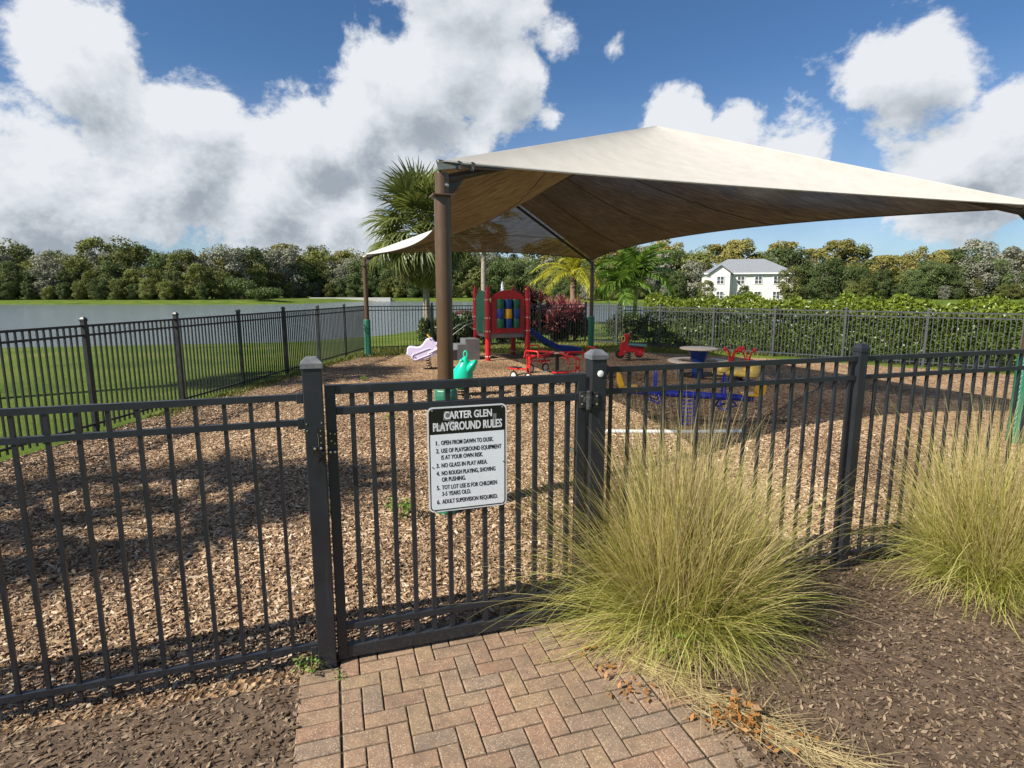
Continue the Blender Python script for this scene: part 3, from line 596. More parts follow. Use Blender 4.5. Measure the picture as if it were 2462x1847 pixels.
def canopy():
    A, B, C = (np.array(p) for p in ((-.588, 5.03, 3.03), (-4.55, 18.1, 3.10), (2.83, 20.6, 3.10))); D = A + C - B
    el = (B - A) / np.linalg.norm(B - A); es = (C - B) / np.linalg.norm(C - B); up = np.array([0, 0, 1.0])
    P1 = (A + D) / 2 + el * 3.1; P2 = (B + C) / 2 - el * 3.1; P1[2] = P2[2] = 4.5
    t = thing('shade_canopy', 'large cream fabric shade canopy on brown steel columns over the play yard', 'canopy', (A[0], A[1], 0))
    off = np.array([A[0], A[1], 0])
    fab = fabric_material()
    ctr = (A + B + C + D) / 4
    def out(p): v = p - ctr; v[2] = 0; return p + v / np.linalg.norm(v) * 0.10 + up * 0.03
    a, b, c, d = (out(p.copy()) for p in (A, B, C, D))
    def patch(name, E0, E1, inw, cc, rr, T0, T1, sag, nu=48, nv=20, wr=0.0, ph=0.0):
        v = []
        for j in range(nv + 1):
            for i in range(nu + 1):
                u = i / nu; w = j / nv; k = 4 * u * (1 - u)
                e = E0 + (E1 - E0) * u + inw * cc * k + up * rr * k; tt = T0 + (T1 - T0) * u
                p = e + (tt - e) * w; p = p - up * sag * 16 * u * (1 - u) * w * (1 - w)
                if wr: p = p - up * wr * math.sin(w * math.pi) * math.sin(ph + u * 26 + 2.0 * w) * (0.5 + 0.5 * math.sin(u * 9 + ph))
                v.append(p - off)
        f = [(j * (nu + 1) + i, j * (nu + 1) + i + 1, (j + 1) * (nu + 1) + i + 1, (j + 1) * (nu + 1) + i) for j in range(nv) for i in range(nu)]
        me = bpy.data.meshes.new(name); me.from_pydata([tuple(q) for q in v], [], f); me.update()
        # make normals point up
        if me.polygons[len(f) // 2].normal.z < 0: me.flip_normals()
        for q in me.polygons: q.use_smooth = True
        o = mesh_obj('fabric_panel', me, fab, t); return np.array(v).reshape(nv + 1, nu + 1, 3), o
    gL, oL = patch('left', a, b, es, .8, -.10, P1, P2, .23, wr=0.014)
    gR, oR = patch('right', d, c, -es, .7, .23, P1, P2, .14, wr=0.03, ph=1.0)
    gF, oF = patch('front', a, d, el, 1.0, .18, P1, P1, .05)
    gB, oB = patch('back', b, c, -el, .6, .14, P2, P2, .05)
    cab = M('edge_cable', (0.05, 0.04, 0.032), 0.5, 0.1, 10); hem = M('fabric_hem', (0.55, 0.53, 0.49), 0.9, 0.06, 12)
    for g_ in (gL, gR, gF, gB):
        MB().tube([tuple(p) for p in g_[0]], 0.012, 6).build('edge_hem', cab if g_ is not gF else hem, t, 40)
    # seams
    sm = M('seam_thread', (0.045, 0.032, 0.02), 0.8, 0.1, 10)
    def seam(pts): MB().tube([(p[0], p[1], p[2] - 0.006) for p in pts], 0.007, 5).build('seam', sm, t)
    seam(gL[9]); seam(gL[15][4:]) if False else None
    for i in (15, 25, 36): seam(gR[:, i])
    seam(gB[8])
    # columns with collar, rafters, ridge
    cols = (A, B, C, D)
    for i, p in enumerate(cols):
        q = p - off; x, y = q[0], q[1]
        cm = MB(); cm.tube([(x, y, -0.05), (x, y, 2.80)], 0.071, 24); col = cm.build('column', MT['column'], t, 40)
        MB().tube([(x, y, 2.78), (x, y, p[2] - .05)], 0.060, 24).build('column_sleeve', MT['column'], col, 40)
        cl_ = MB(); rot = Matrix.Rotation(TH, 3, 'Z'); cl_.box((x, y, 2.80), (0.19, 0.19, 0.014), rot); cl_.build('collar_plate', MT['column'], col, bevel=0.003)
        dirc = (ctr - p); dirc[2] = 0; dirc /= np.linalg.norm(dirc)
        bx = MB().lathe([(0.0, 0), (0.016, 0.0), (0.016, 0.012), (0.009, 0.016)], (0, 0, 0), 10)
        bo = bx.build('bolt', MT['screw'], col, 40); bo.location = (x + 0.042, y - 0.045, 2.88); bo.rotation_euler = (R(90), 0, R(42))
        # padded wrap
        pm = MB(); n = 8; rings = []
        for z, r in ((0.0, .104), (0.03, .108), (.55, .104), (1.10, .108), (1.15, .10), (1.155, .075)):
            rings.append([(x + r * math.cos(TH + R(22.5) + 2 * math.pi * k / n), y + r * math.sin(TH + R(22.5) + 2 * math.pi * k / n), z) for k in range(n)])
        pm.loft(rings); pad = pm.build('column_pad', MT['pad'], t, bevel=0.012)
        lm = MB(); zz = 0.06; k = 0
        while zz < 1.10:
            aa = TH + R(198); dx = 0.012 if k % 2 else -0.012
            lm.tube([(x + .106 * math.cos(aa) + dx, y + .106 * math.sin(aa), zz), (x + .106 * math.cos(aa) - dx, y + .106 * math.sin(aa), zz + 0.035)], 0.003, 5); zz += 0.035; k += 1
        lm.build('lacing', MT['cord'], pad)
        # gusset and hip rafter
        top = P1 if i in (0, 3) else P2; e = top - p; hd = e / np.linalg.norm(e); s0 = q + np.array([0, 0, -0.10]); s1 = top - off - up * 0.10
        MB().tube([tuple(s0 + hd * 0.02), tuple(s1)], 0.038, 12).build('hip_rafter', MT['rafter'], t, 40)
        MB().add([tuple(q + up * -.30 + dirc * .055), tuple(q + up * -.06 + dirc * .055), tuple(q + hd * .34 - up * .12)], [(0, 1, 2)]).build('gusset', MT['rafter'], col)
    MB().tube([tuple(P1 - off - up * .10), tuple(P2 - off - up * .10)], 0.042, 12).build('ridge_beam', MT['rafter'], t, 40)
    # corner hardware at the nearest column: cap plate, cable ends and clamps
    mt = MT['rafter']; hw = M('galvanised_cable', (0.10, 0.10, 0.105), 0.4, 0.2, 30, metal=0.6)
    for cn, e0, e1 in ((a, gF[0], gL[0]),):
        base = cn - off
        MB().tube([tuple(base + up * .005), tuple(gF[0][2] - up * .03), tuple(gF[0][4] - up * .02)], 0.011, 8).build('cable', hw, t, 40)
        for k in (1.2, 2.0):
            p = gF[0][int(k)] * (1 - k % 1) + gF[0][int(k) + 1] * (k % 1) - up * .02
            cm = MB(); cm.tube([tuple(p + np.array([.03 * math.cos(x), -.012, .03 * math.sin(x)])) for x in np.linspace(0, 5.2, 10)], 0.008, 6); cm.box(tuple(p + np.array([0, -.01, -.02])), (.035, .03, .03)); cm.build('cable_clamp', hw, t, 40)
    for e0, e1, rev0, rev1 in ((gF[0], gL[0], 0, 0), (gF[0], gR[0], 1, 0), (gB[0], gL[0], 0, 1), (gB[0], gR[0], 1, 1)):
        p0 = e0[::-1] if rev0 else e0; p1 = e1[::-1] if rev1 else e1; top_ = [p1[2], p1[1], p1[0], p0[1], p0[2]]; dr = (0.004, .035, .07, .045, .004)
        m = MB(); m.add([tuple(p + up * .014) for p in top_] + [tuple(p - up * d_) for p, d_ in zip(top_, dr)], [(k, k + 1, k + 6, k + 5) for k in range(4)]); m.build('corner_pocket', hem, t)
    return t
canopy()

# ------------------------------------------------------------------ play equipment
def helix(c, r, h, turns, n=14, lean=(0, 0)):
    k = int(turns * n); return [(c[0] + lean[0] * i / k + r * math.cos(2 * math.pi * i / n), c[1] + lean[1] * i / k + r * math.sin(2 * math.pi * i / n), c[2] + h * i / k) for i in range(k + 1)]
def ell(cx, cy, z, rx, ry, n=16, tilt=0.0): return [(cx + rx * math.cos(2 * math.pi * k / n), cy + ry * math.sin(2 * math.pi * k / n), z + tilt * rx * math.cos(2 * math.pi * k / n)) for k in range(n)]
def arc(cx, cz, r, a0, a1, n): return [(cx + r * math.cos(R(a0 + (a1 - a0) * i / n)), cz + r * math.sin(R(a0 + (a1 - a0) * i / n))) for i in range(n + 1)]

def play_tower():
    t = thing('play_tower', 'red toddler play tower with noughts and crosses panel and blue slide', 'play tower', (-.71, 16.85, 0), R(20)); w = 1.25
    pr = [(0.078, -.05), (0.078, 1.93), (0.076, 1.96), (0.066, 2.03), (0.03, 2.17), (0.0, 2.19)]
    pm = MB().lathe(pr, n=18).mesh('post', 40); pm.materials.append(MT['red']); bm_ = MB().lathe([(0, 0), (0.026, 0), (0.024, .012), (0.012, .02)], n=8).mesh('bolt_cap', 40); bm_.materials.append(MT['bolt_tan'])
    for x, y in ((0, 0), (w, 0), (0, w), (w, w)):
        p = inst('post', pm, t, (x, y, 0))
        for z in (0.12, 0.86, 1.25, 1.78):
            for a in (-60, -120, 185):
                o = inst('bolt_cap', bm_, p, (.074 * math.cos(R(a)), .074 * math.sin(R(a)), z)); o.rotation_euler = (R(90), 0, R(a + 90))
    MB().box((w / 2, w / 2, .72), (w - .10, w - .10, .13)).build('deck', MT['grey_deck'], t, bevel=0.012)
    # front panel with the nine turning cylinders
    def arch_panel(y, x0, x1, z0, zs, zt, hole=None, th=0.05):
        top = [(x0 + (x1 - x0) * i / 14, zs + (zt - zs) * math.sin(math.pi * i / 14) ** 0.8) for i in range(15)]
        m = MB()
        if not hole: m.prism([(x1, z0)] + top[::-1] + [(x0, z0)], y - th / 2, y + th / 2); return m
        hx0, hx1, hz0, hz1 = hole
        m.prism([(x0, z0), (x1, z0), (x1, hz0), (x0, hz0)], y - th / 2, y + th / 2)
        m.prism([(x0, hz0), (hx0, hz0), (hx0, hz1), (x0, hz1)], y - th / 2, y + th / 2); m.prism([(hx1, hz0), (x1, hz0), (x1, hz1), (hx1, hz1)], y - th / 2, y + th / 2)
        m.prism([(x0, hz1), (x1, hz1)] + top[::-1], y - th / 2, y + th / 2); return m
    hx0, hx1, hz0, hz1 = .27, 1.00, .95, 1.79
    fp = arch_panel(0, .11, w - .11, .80, 1.86, 2.06, (hx0, hx1, hz0, hz1)).build('front_panel', MT['red'], t, bevel=0.006)
    cols = [['green_play', 'blue_play', 'green_play'], ['blue_play', 'yellow', 'blue_play'], ['green_play', 'blue_play', 'green_play']]
    ch = (hz1 - hz0) / 3; cw = (hx1 - hx0) / 3
    for r in range(3):
        for c in range(3):
            x = hx0 + cw * (c + .5); z = hz0 + ch * (r + .5)
            MB().lathe([(.0, -ch / 2 + .004), (.115, -ch / 2 + .003), (.119, -ch / 2 + .010), (.119, ch / 2 - .010), (.115, ch / 2 - .003), (.0, ch / 2 - .004)], (x, 0, z), 20, caps=False).build('turning_cylinder', MT[cols[r][c]], fp, 40)
    for c in range(3): x = hx0 + cw * (c + .5); MB().cyl((x, 0, hz0), (x, 0, hz1), .012).build('spindle', MT['rail'], fp)
    g = arch_panel(0, .12, w - .12, .80, 1.86, 2.05).build('side_panel', MT['green_play'], t, bevel=0.006); g.rotation_euler = (0, 0, R(90)); g.location = (0.0, 0, 0)
    g2 = arch_panel(w, .55, w - .11, .80, 1.72, 1.86).build('back_panel', MT['yellow'], t, bevel=0.006)
    # steps on the left side, rising to the deck
    for i in range(4):
        z = .62 - i * .155; x0 = -.14 - .24 * i
        MB().box((x0 - (.12 if i else .22), .66, z / 2), (.24 if i else .44, .62, z)).build('step', MT['grey_step'], t, bevel=0.008) if i == 0 else MB().box((x0 - .32, .66, z / 2), (.24, .62, z)).build('step', MT['grey_step'], t, bevel=0.008)
    for y in (.32, 1.00):
        MB().tube([(-.02, y, 1.15), (-.25, y, 1.15), (-.60, y, 1.02), (-.95, y, .78), (-1.02, y, .66), (-1.04, y, .10)], .014, 8).build('handrail', MT['rail'], t, 50)
        MB().tube([(-.02, y, .70), (-.03, y, 1.16)], .02, 8).build('handrail', MT['rail'], t, 50)
    # slide on the right
    prof = [(w + .03, .80), (w + .22, .78), (w + .50, .60), (w + .95, .33), (w + 1.25, .19), (w + 1.55, .15), (w + 1.92, .145), (w + 2.0, .12)]
    sec = [(-.27, .15), (-.245, .16), (-.22, .14), (-.20, .02), (.20, .02), (.22, .14), (.245, .16), (.27, .15), (.25, -.03), (-.25, -.03)]
    rings = [[(x, .62 + a, z + b * (1.0 if 0 < i < 6 else .8)) for a, b in sec] for i, (x, z) in enumerate(prof)]
    MB().loft(rings).build('slide', MT['slide'], t, 50, bevel=0.006)
    MB().box((w + 1.75, .62, .055), (.10, .30, .13)).build('slide_foot', MT['slide'], t, bevel=0.01)
play_tower()

def lilac_rider():
    t = thing('spring_rider', 'lilac plastic spring rider with yellow handle on black spring', 'spring rider', (-2.15, 14.9, 0), R(4))
    k = .00131
    def q(px, py): return ((px - 560) * k, (915 - py) * k)
    ol = [q(*p) for p in ((125, 480), (165, 440), (240, 447), (330, 462), (400, 435), (450, 375), (500, 305), (560, 282), (622, 276), (655, 335), (700, 372), (742, 350), (790, 420), (800, 490), (745, 560), (690, 600), (645, 650), (560, 682), (430, 728), (262, 742), (212, 690), (192, 650), (135, 632), (106, 592), (128, 545))]
    MB().prism(ol, -.13, .13).build('body', MT['lilac_light'], t, 45, bevel=0.035, seg=4)
    for sgn in (-1, 1):
        y = sgn * .135
        ring = []
        c0 = q(285, 655); c1 = q(575, 545); dx, dz = c1[0] - c0[0], c1[1] - c0[1]; L = math.hypot(dx, dz); ux, uz = dx / L, dz / L; nx, nz = -uz, ux; r = .075
        for i in range(12): ring.append((c1[0] + r * (ux * math.cos(R(90 - 15 * i)) + nx * math.sin(R(90 - 15 * i))), c1[1] + r * (uz * math.cos(R(90 - 15 * i)) + nz * math.sin(R(90 - 15 * i)))))
        for i in range(13): ring.append((c0[0] + r * (ux * math.cos(R(-90 - 15 * i)) + nx * math.sin(R(-90 - 15 * i))), c0[1] + r * (uz * math.cos(R(-90 - 15 * i)) + nz * math.sin(R(-90 - 15 * i)))))
        ob = MB().tube([(a, y, b) for a, b in ring], .014, 8, closed=True).build('track', MT['lilac_light'], t, 50)
        for i in range(10):
            f = i / 9; px, pz = c0[0] + dx * f + nx * (r + .012), c0[1] + dz * f + nz * (r + .012)
            MB().lathe([(0, -.016), (.014, -.012), (.018, 0), (.014, .012), (0, .016)], (px, y, pz), 8, 'y').build('lug', MT['lilac_light'], ob, 50)
        w0 = q(545, 585); w1 = q(775, 470)
        MB().tube([(w0[0], y, w0[1]), (w1[0], y, w1[1])], [.018, .034], 10).build('arm', MT['lilac_light'], t, 50)
        for p in ((282, 660), (432, 702), (575, 652), (712, 428)):
            a, b = q(*p); MB().lathe([(0, 0), (.018, 0), (.015, sgn * .012), (.006, sgn * .016)], (a, y * 1.02, b), 10, 'y').build('bolt', MT['maroon'], t, 50)
    a0 = q(520, 208); a1 = q(572, 272); a2 = q(690, 425)
    MB().tube([(a1[0], 0, a1[1]), (a2[0], 0, a2[1])], .012, 8).build('handle_bar', MT['bolt_tan'], t, 50)
    MB().tube([(a0[0], 0, a0[1]), (a1[0] + .01, 0, a1[1] - .012)], .017, 8).build('handle_grip', MT['yellow'], t, 50)
    MB().tube([(a1[0], -.16, a1[1] - .02), (a1[0], .16, a1[1] - .02)], .016, 8).build('handle_grip', MT['lilac_light'], t, 50)
    MB().tube(helix((.0, 0, .0), .062, .30, 4.5, lean=(-.05, 0)), .012, 6).build('spring', MT['spring'], t, 60)
lilac_rider()

def frog_rider():
    t = thing('spring_rider', 'bright mint green open mouthed animal spring rider behind the column', 'spring rider', (-.98, 11.0, 0), R(-8))
    lv = [(.15, -.12, .10, .10), (.17, -.20, .14, .15), (.27, -.27, .235, .19), (.38, -.25, .235, .20), (.48, -.195, .23, .19), (.55, -.13, .215, .175), (.63, -.06, .19, .15), (.70, -.015, .155, .115), (.75, .025, .135, .08), (.785, .055, .115, .04)]
    MB().loft([ell((a + b) / 2, 0, z, (b - a) / 2, r, 20) for z, a, b, r in lv]).build('body', MT['mint'], t, 60, sub=1)
    jaw = []
    for x, z, rx, ry in ((.10, .47, .09, .14), (.17, .55, .10, .165), (.235, .615, .085, .17), (.285, .67, .055, .15), (.31, .70, .025, .10)):
        jaw.append([(x - .55 * rx * math.sin(a), ry * math.cos(a), z + .9 * rx * math.sin(a)) for a in [2 * math.pi * k / 16 for k in range(16)]])
    MB().loft(jaw).build('jaw', MT['mint'], t, 60, sub=1)
    MB().tube([(.085 + .034 * math.cos(a), 0, .82 + .06 * math.sin(a)) for a in [2 * math.pi * i / 18 for i in range(18)]], .015, 8, closed=True).build('handle', MT['mint'], t, 60)
    for sgn in (-1, 1):
        MB().lathe([(0, -.03), (.03, -.02), (.04, 0), (.03, .02), (0, .03)], (.03, sgn * .11, .70), 12, 'y').build('eye', MT['mint'], t, 60)
        MB().loft([[(-.14 + .16 * u + .05 * math.cos(a), sgn * (.17 + .02 * u) + .035 * math.sin(a), .18 + .12 * u) for a in [2 * math.pi * k / 10 for k in range(10)]] for u in (0, .5, 1)]).build('foot_rest', MT['mint'], t, 60, bevel=.01)
    MB().tube(helix((0, 0, .0), .07, .19, 3.5), .013, 6).build('spring', MT['spring'], t, 60)
frog_rider()

def wheel(parent, c, axis_rz, r=.12):
    o = MB().lathe([(r * .72, -.022), (r * .95, -.02), (r, -.008), (r, .008), (r * .95, .02), (r * .72, .022)], (0, 0, 0), 24, 'y', caps=False).build('tyre', MT['tyre'], parent, 50); o.location = c; o.rotation_euler = (0, 0, axis_rz)
    d = MB().lathe([(0, -.016), (r * .3, -.018), (r * .76, -.010), (r * .76, .010), (r * .3, .018), (0, .016)], (0, 0, 0), 20, 'y', caps=False).build('wheel_disc', MT['wheel_white'], o, 50)
    return o
def carousel():
    c = Vector((1.06, 13.4, 0)); t = thing('trike_carousel', 'red pedal trike carousel with white wheels round a black hub', 'carousel', c)
    MB().lathe([(.05, -.02), (.045, .0), (.042, .56), (.075, .57), (.075, .64), (.05, .66)], n=14).build('hub', MT['black'], t, 40)
    MB().lathe([(.055, .60), (.16, .585), (.16, .60), (.055, .63)], n=16).build('hub_plate', MT['bolt_tan'], t, 40)
    for ang in (226, 292, 20, 127):
        a = R(ang); d = Vector((math.cos(a), math.sin(a), 0)); n = Vector((-d.y, d.x, 0)); Z = Vector((0, 0, 1)); r0 = 1.0
        MB().tube([d * .10 + Z * .60, d * r0 + Z * .56], .024, 8).build('arm', MT['red_tube'], t, 50)
        MB().tube([d * .30 + Z * .59 + n * .02, d * .62 + n * .02 + Z * .40], .016, 6).build('brace', MT['red_tube'], t, 50)
        hb = [d * (r0 - .10) + n * s_ * .20 + Z * z for s_, z in ((-1, .56), (-1, .66), (-.8, .70), (.8, .70), (1, .66), (1, .56))]
        MB().tube(hb, .017, 8).build('handlebar', MT['red_tube'], t, 50)
        MB().tube([d * (r0 - .34) + n * -.03 + Z * .57, d * (r0 - .34) + n * -.22 + Z * .57, d * (r0 - .08) + n * -.22 + Z * .56], .014, 6).build('side_rail', MT['red_tube'], t, 50)
        for s_ in (-.045, .045): MB().tube([d * r0 + n * s_ + Z * .57, d * r0 + n * s_ + Z * .115], .014, 6).build('fork', MT['red_tube'], t, 50)
        MB().box(d * r0 + Z * .36, (.012, .10, .06), Matrix.Rotation(a, 3, 'Z')).build('fork_plate', MT['red_tube'], t)
        wheel(t, d * r0 + Z * .115, a + R(90), .115)
        sc = d * (r0 - .02) - n * .42
        MB().tube([d * r0 - n * .04 + Z * .30, sc + Z * .27], .016, 6).build('seat_tube', MT['red_tube'], t, 50)
        so = MB().box(sc + Z * .285, (.20, .30, .03), Matrix.Rotation(a, 3, 'Z')).build('seat', MT['red_tube'], t, bevel=.01)
        MB().box(sc + Z * .306, (.18, .27, .014), Matrix.Rotation(a, 3, 'Z')).build('seat_pad', MT['black'], so, bevel=.005)
        wheel(t, sc - n * .05 + Z * .11, a + R(90), .11)
        MB().tube([sc - n * .05 + Z * .11, sc - n * .05 + Z * .27], .013, 6).build('rear_strut', MT['red_tube'], t, 50)
    ring = MB().tube([(1.02 * math.cos(2 * math.pi * i / 48), 1.02 * math.sin(2 * math.pi * i / 48), .012) for i in range(48)], .02, 6, closed=True).build('ground_track', MT['rail'], t, 50)
carousel()

def scooter():
    t = thing('spring_rider', 'red scooter shaped spring rider with black wheels and teal seat', 'spring rider', (3.42, 16.85, 0), R(-3)); k = .00207
    def q(px, py): return ((px - 340) * k, (515 - py) * k)
    ol = [q(*p) for p in ((222, 330), (245, 240), (280, 205), (275, 155), (300, 127), (345, 135), (356, 170), (342, 205), (328, 262), (346, 300), (562, 322), (566, 400), (556, 438), (500, 446), (440, 430), (415, 392), (330, 392), (302, 402), (290, 440), (240, 452), (214, 412))]
    MB().prism(ol, -.05, .05).build('body', MT['red'], t, 45, bevel=.01)
    for p, r in (((226, 420), 66), ((500, 408), 62)):
        a, b = q(*p); MB().lathe([(0, -.04), (r * k * .9, -.04), (r * k, -.025), (r * k, .025), (r * k * .9, .04), (0, .04)], (a, 0.0, b), 24, 'y', caps=False).build('wheel', MT['tyre'], t, 45)
    for p, r in (((226, 420), 30), ((300, 165), 28)):
        a, b = q(*p)
        for sgn in (-1, 1): MB().lathe([(0, 0), (r * k, 0), (r * k * .9, sgn * .018)], (a, sgn * .05, b), 16, 'y').build('boss', MT['red'], t, 45)
    a, b = q(262, 205); MB().tube([(a + .075 * math.cos(x) * .7, -.06, b + .085 * math.sin(x)) for x in [2 * math.pi * i / 18 for i in range(18)]], .012, 6, closed=True).build('handle', MT['yellow_pale'], t, 50)
    a, b = q(320, 165); MB().tube([(a, -.16, b), (a, .16, b)], .016, 8).build('handlebar', MT['red_tube'], t, 50)
    s0 = q(332, 290); s1 = q(592, 312)
    MB().box(((s0[0] + s1[0]) / 2, 0, (s0[1] + s1[1]) / 2 + .02), (s1[0] - s0[0], .26, .035), Matrix.Rotation(.085, 3, 'Y')).build('seat', MT['teal'], t, bevel=.008)
    for i in range(9):
        f = (i + .5) / 9; MB().box((s0[0] + (s1[0] - s0[0]) * f, 0, s0[1] + (s1[1] - s0[1]) * f + .048), (.022, .24, .022), Matrix.Rotation(.085, 3, 'Y')).build('seat_slat', MT['teal'], t)
    for p in ((290, 385), (335, 400), (420, 405), (505, 390), (545, 405)):
        a, b = q(*p); MB().lathe([(0, 0), (.014, 0), (.010, -.012)], (a, -.05, b), 8, 'y').build('bolt_cap', MT['bolt_tan'], t)
    MB().tube(helix((0, 0, 0), .075, .26, 4), .014, 6).build('spring', MT['spring'], t, 60)
scooter()

def table():
    t = thing('play_table', 'cream round play table with blue pedestal and curved ring bench', 'table', (4.42, 13.55, 0)); 
    MB().lathe([(0, .66), (.42, .66), (.435, .672), (.435, .69), (.42, .702), (0, .702)], n=40, caps=False).build('table_top', MT['cream'], t, 40)
    MB().lathe([(.15, -.02), (.13, .10), (.14, .35), (.22, .60), (.26, .66)], n=28).build('pedestal', MT['blue_play'], t, 40)
    m = MB(); n = 44; a0, a1 = R(75), R(405)
    rings = []
    for i in range(n + 1):
        a = a0 + (a1 - a0) * i / n; c, s = math.cos(a), math.sin(a); rings.append([(r * c, r * s, z) for r, z in ((.46, .365), (.46, .395), (.475, .405), (.69, .405), (.705, .395), (.705, .365))])
    m.loft(rings).build('ring_bench', MT['cream'], t, 40)
    for a in (110, 200, 290, 380): MB().cyl((.58 * math.cos(R(a)), .58 * math.sin(R(a)), -.02), (.58 * math.cos(R(a)), .58 * math.sin(R(a)), .37), .022).build('bench_leg', MT['rail'], t, 40)
table()

def quad_rider():
    t = thing('spring_rider', 'yellow four seat spring rider with red handles beside the table', 'spring rider', (5.02, 12.6, 0), R(10))
    m = MB()
    ol = []
    for i in range(64):
        a = 2 * math.pi * i / 64; r = .50 + .11 * math.cos(4 * a); ol.append((r * math.cos(a), r * math.sin(a)))
    m.loft([[(x * k, y * k, z) for x, y in ol] for k, z in ((.92, .20), (1, .225), (1, .285), (.95, .31), (.5, .33))]); m.build('base_plate', MT['yellow_pale'], t, 50)
    for i in range(4):
        a = R(90 * i + 8); d = Vector((math.cos(a), math.sin(a), 0)); c = d * .42
        for off_, r, h in ((0.0, .155, .16), (-.20, .10, .10)):
            cc = d * (.44 + off_); MB().lathe([(r, .0), (r * .97, h * .35), (r * .75, h * .75), (r * .4, h * .96), (0, h)], (cc.x, cc.y, .29), 18, caps=False).build('seat_lobe', MT['yellow_pale'], t, 60)
        hb = d * .24
        for s_ in (-1, 1):
            n = Vector((-d.y, d.x, 0)) * s_; MB().tube([hb + n * .03 + Vector((0, 0, .30)), hb + n * .05 + Vector((0, 0, .58)), hb + n * .09 + Vector((0, 0, .68)), hb + n * .17 + Vector((0, 0, .74))], .016, 8).build('handle', MT['red_tube'], t, 50)
            p = hb + n * .19 + Vector((0, 0, .755)); MB().lathe([(0, -.045), (.032, -.03), (.045, 0), (.032, .03), (0, .045)], tuple(p), 12, caps=False).build('handle_ball', MT['red_tube'], t, 60)
    MB().tube(helix((0, 0, 0), .10, .22, 3), .016, 6).build('spring', MT['spring'], t, 60)
quad_rider()

def seesaw():
    t = thing('spring_seesaw', 'royal blue tube spring seesaw with yellow seats and hoop handles', 'seesaw', (2.66, 8.5, 0), R(-7)); L = .92
    MB().tube([(-L, 0, .515), (L, 0, .44)], .052, 16).build('beam', MT['blue_tube'], t, 50)
    MB().tube(helix((0, 0, 0), .095, .42, 7), .014, 6).build('spring', MT['blue_tube'], t, 60)
    for sgn in (-1, 1):
        zb = .478 - .04 * sgn * 1.0
        sx = sgn * (L - .02)
        m = MB(); m.box((sx, 0, zb + .065), (.28, .26, .03)); s_ = m.build('seat', MT['yellow'], t, bevel=.012)
        bk = [(x, z) for x, z in ((0, 0), (.045, .02), (.02, .09), (-.02, .19), (-.055, .215), (-.085, .19), (-.08, .08), (-.06, 0))]
        MB().prism([(sx + sgn * (.06 - x * -1.0 * 1.0) if False else sx + sgn * (.10 + -x * .9), zb + .07 + z) for x, z in bk], -.13, .13).build('seat_back', MT['yellow'], t, bevel=.015)
        hx = sgn * .50
        for s2 in (-1, 1):
            pass
        MB().tube([(hx - .0, .10 * math.cos(a), zb + .02 + (.34 * math.sin(a) if math.sin(a) > 0 else 0)) for a in [math.pi * i / 14 for i in range(15)]], .017, 8).build('handle', MT['blue_tube'], t, 50)
        MB().tube([(hx - .045 * sgn, -.05, zb - .03), (hx - .07 * sgn, -.12, zb - .13), (hx - .05 * sgn, -.15, zb - .16), (hx + .16 * sgn, -.15, zb - .08), (hx + .10 * sgn, -.05, zb - .02)], .014, 8).build('foot_rest', MT['blue_tube'], t, 50)
        MB().tube([(hx - .045 * sgn, .05, zb - .03), (hx - .07 * sgn, .12, zb - .13), (hx - .05 * sgn, .15, zb - .16), (hx + .16 * sgn, .15, zb - .08), (hx + .10 * sgn, .05, zb - .02)], .014, 8).build('foot_rest', MT['blue_tube'], t, 50)
seesaw()
pp = MB().tube([(1.35, 8.02, .028), (2.4, 7.98, .028), (3.3, 8.02, .028)], .03, 12).build('edging_pipe', MT['pipe'], None, 50); tag(pp, 'straight white plastic pipe lying on the mulch before the blue seesaw', 'pipe')

# ------------------------------------------------------------------ foliage helpers
def quads(c, u, v):
    """diamond leaves: c centres, u half length vectors, v half width vectors"""
    n = len(c); V = np.empty((n, 4, 3), np.float32); V[:, 0] = c - u; V[:, 1] = c + v - u * .1; V[:, 2] = c + u; V[:, 3] = c - v - u * .1
    return V.reshape(-1, 3), np.arange(n * 4).reshape(n, 4)
def unit(a): return a / (np.linalg.norm(a, axis=1, keepdims=True) + 1e-9)
def leaf_cloud(c, nrm, size, aspect=.5, jit=.8, g=rng, sv=.35):
    n = len(c); nn = unit(nrm + g.normal(0, jit, (n, 3))); t = unit(np.cross(nn, g.normal(0, 1, (n, 3)))); b = np.cross(nn, t)
    s = size * (1 + g.uniform(-sv, sv, (n, 1))); return quads(c, t * s, b * s * aspect)
def cat(parts):
    V = []; Fc = []; o = 0
    for v, f in parts: V.append(v); Fc.append(f + o); o += len(v)
    return np.concatenate(V), np.concatenate(Fc)
def ribbons(base, dirs, length, droop, width, nseg=4, g=rng, fold=None):
    """arching blades; base (n,3), dirs (n,3) unit, length (n), droop (n): returns quad mesh"""
    n = len(base); side = unit(np.cross(dirs, np.array([0, 0, 1.0]) + g.normal(0, .25, (n, 3)))); P = [base.copy()]; d = dirs.copy(); p = base.copy()
    for k in range(nseg):
        d = unit(d + np.array([0, 0, -1.0]) * (droop / nseg)[:, None] * (0.4 + 1.2 * k / nseg)); p = p + d * (length / nseg)[:, None]; P.append(p.copy())
    V = np.empty((n, nseg + 1, 2, 3), np.float32)
    for k in range(nseg + 1):
        w = (width * (1 - (k / nseg) ** 2 * .9))[:, None] * .5; V[:, k, 0] = P[k] - side * w; V[:, k, 1] = P[k] + side * w
    idx = np.arange(n)[:, None] * (nseg + 1) * 2; F = []
    for k in range(nseg): F.append(np.stack([idx[:, 0] + 2 * k, idx[:, 0] + 2 * k + 1, idx[:, 0] + 2 * k + 3, idx[:, 0] + 2 * k + 2], 1))
    return V.reshape(-1, 3), np.concatenate(F)

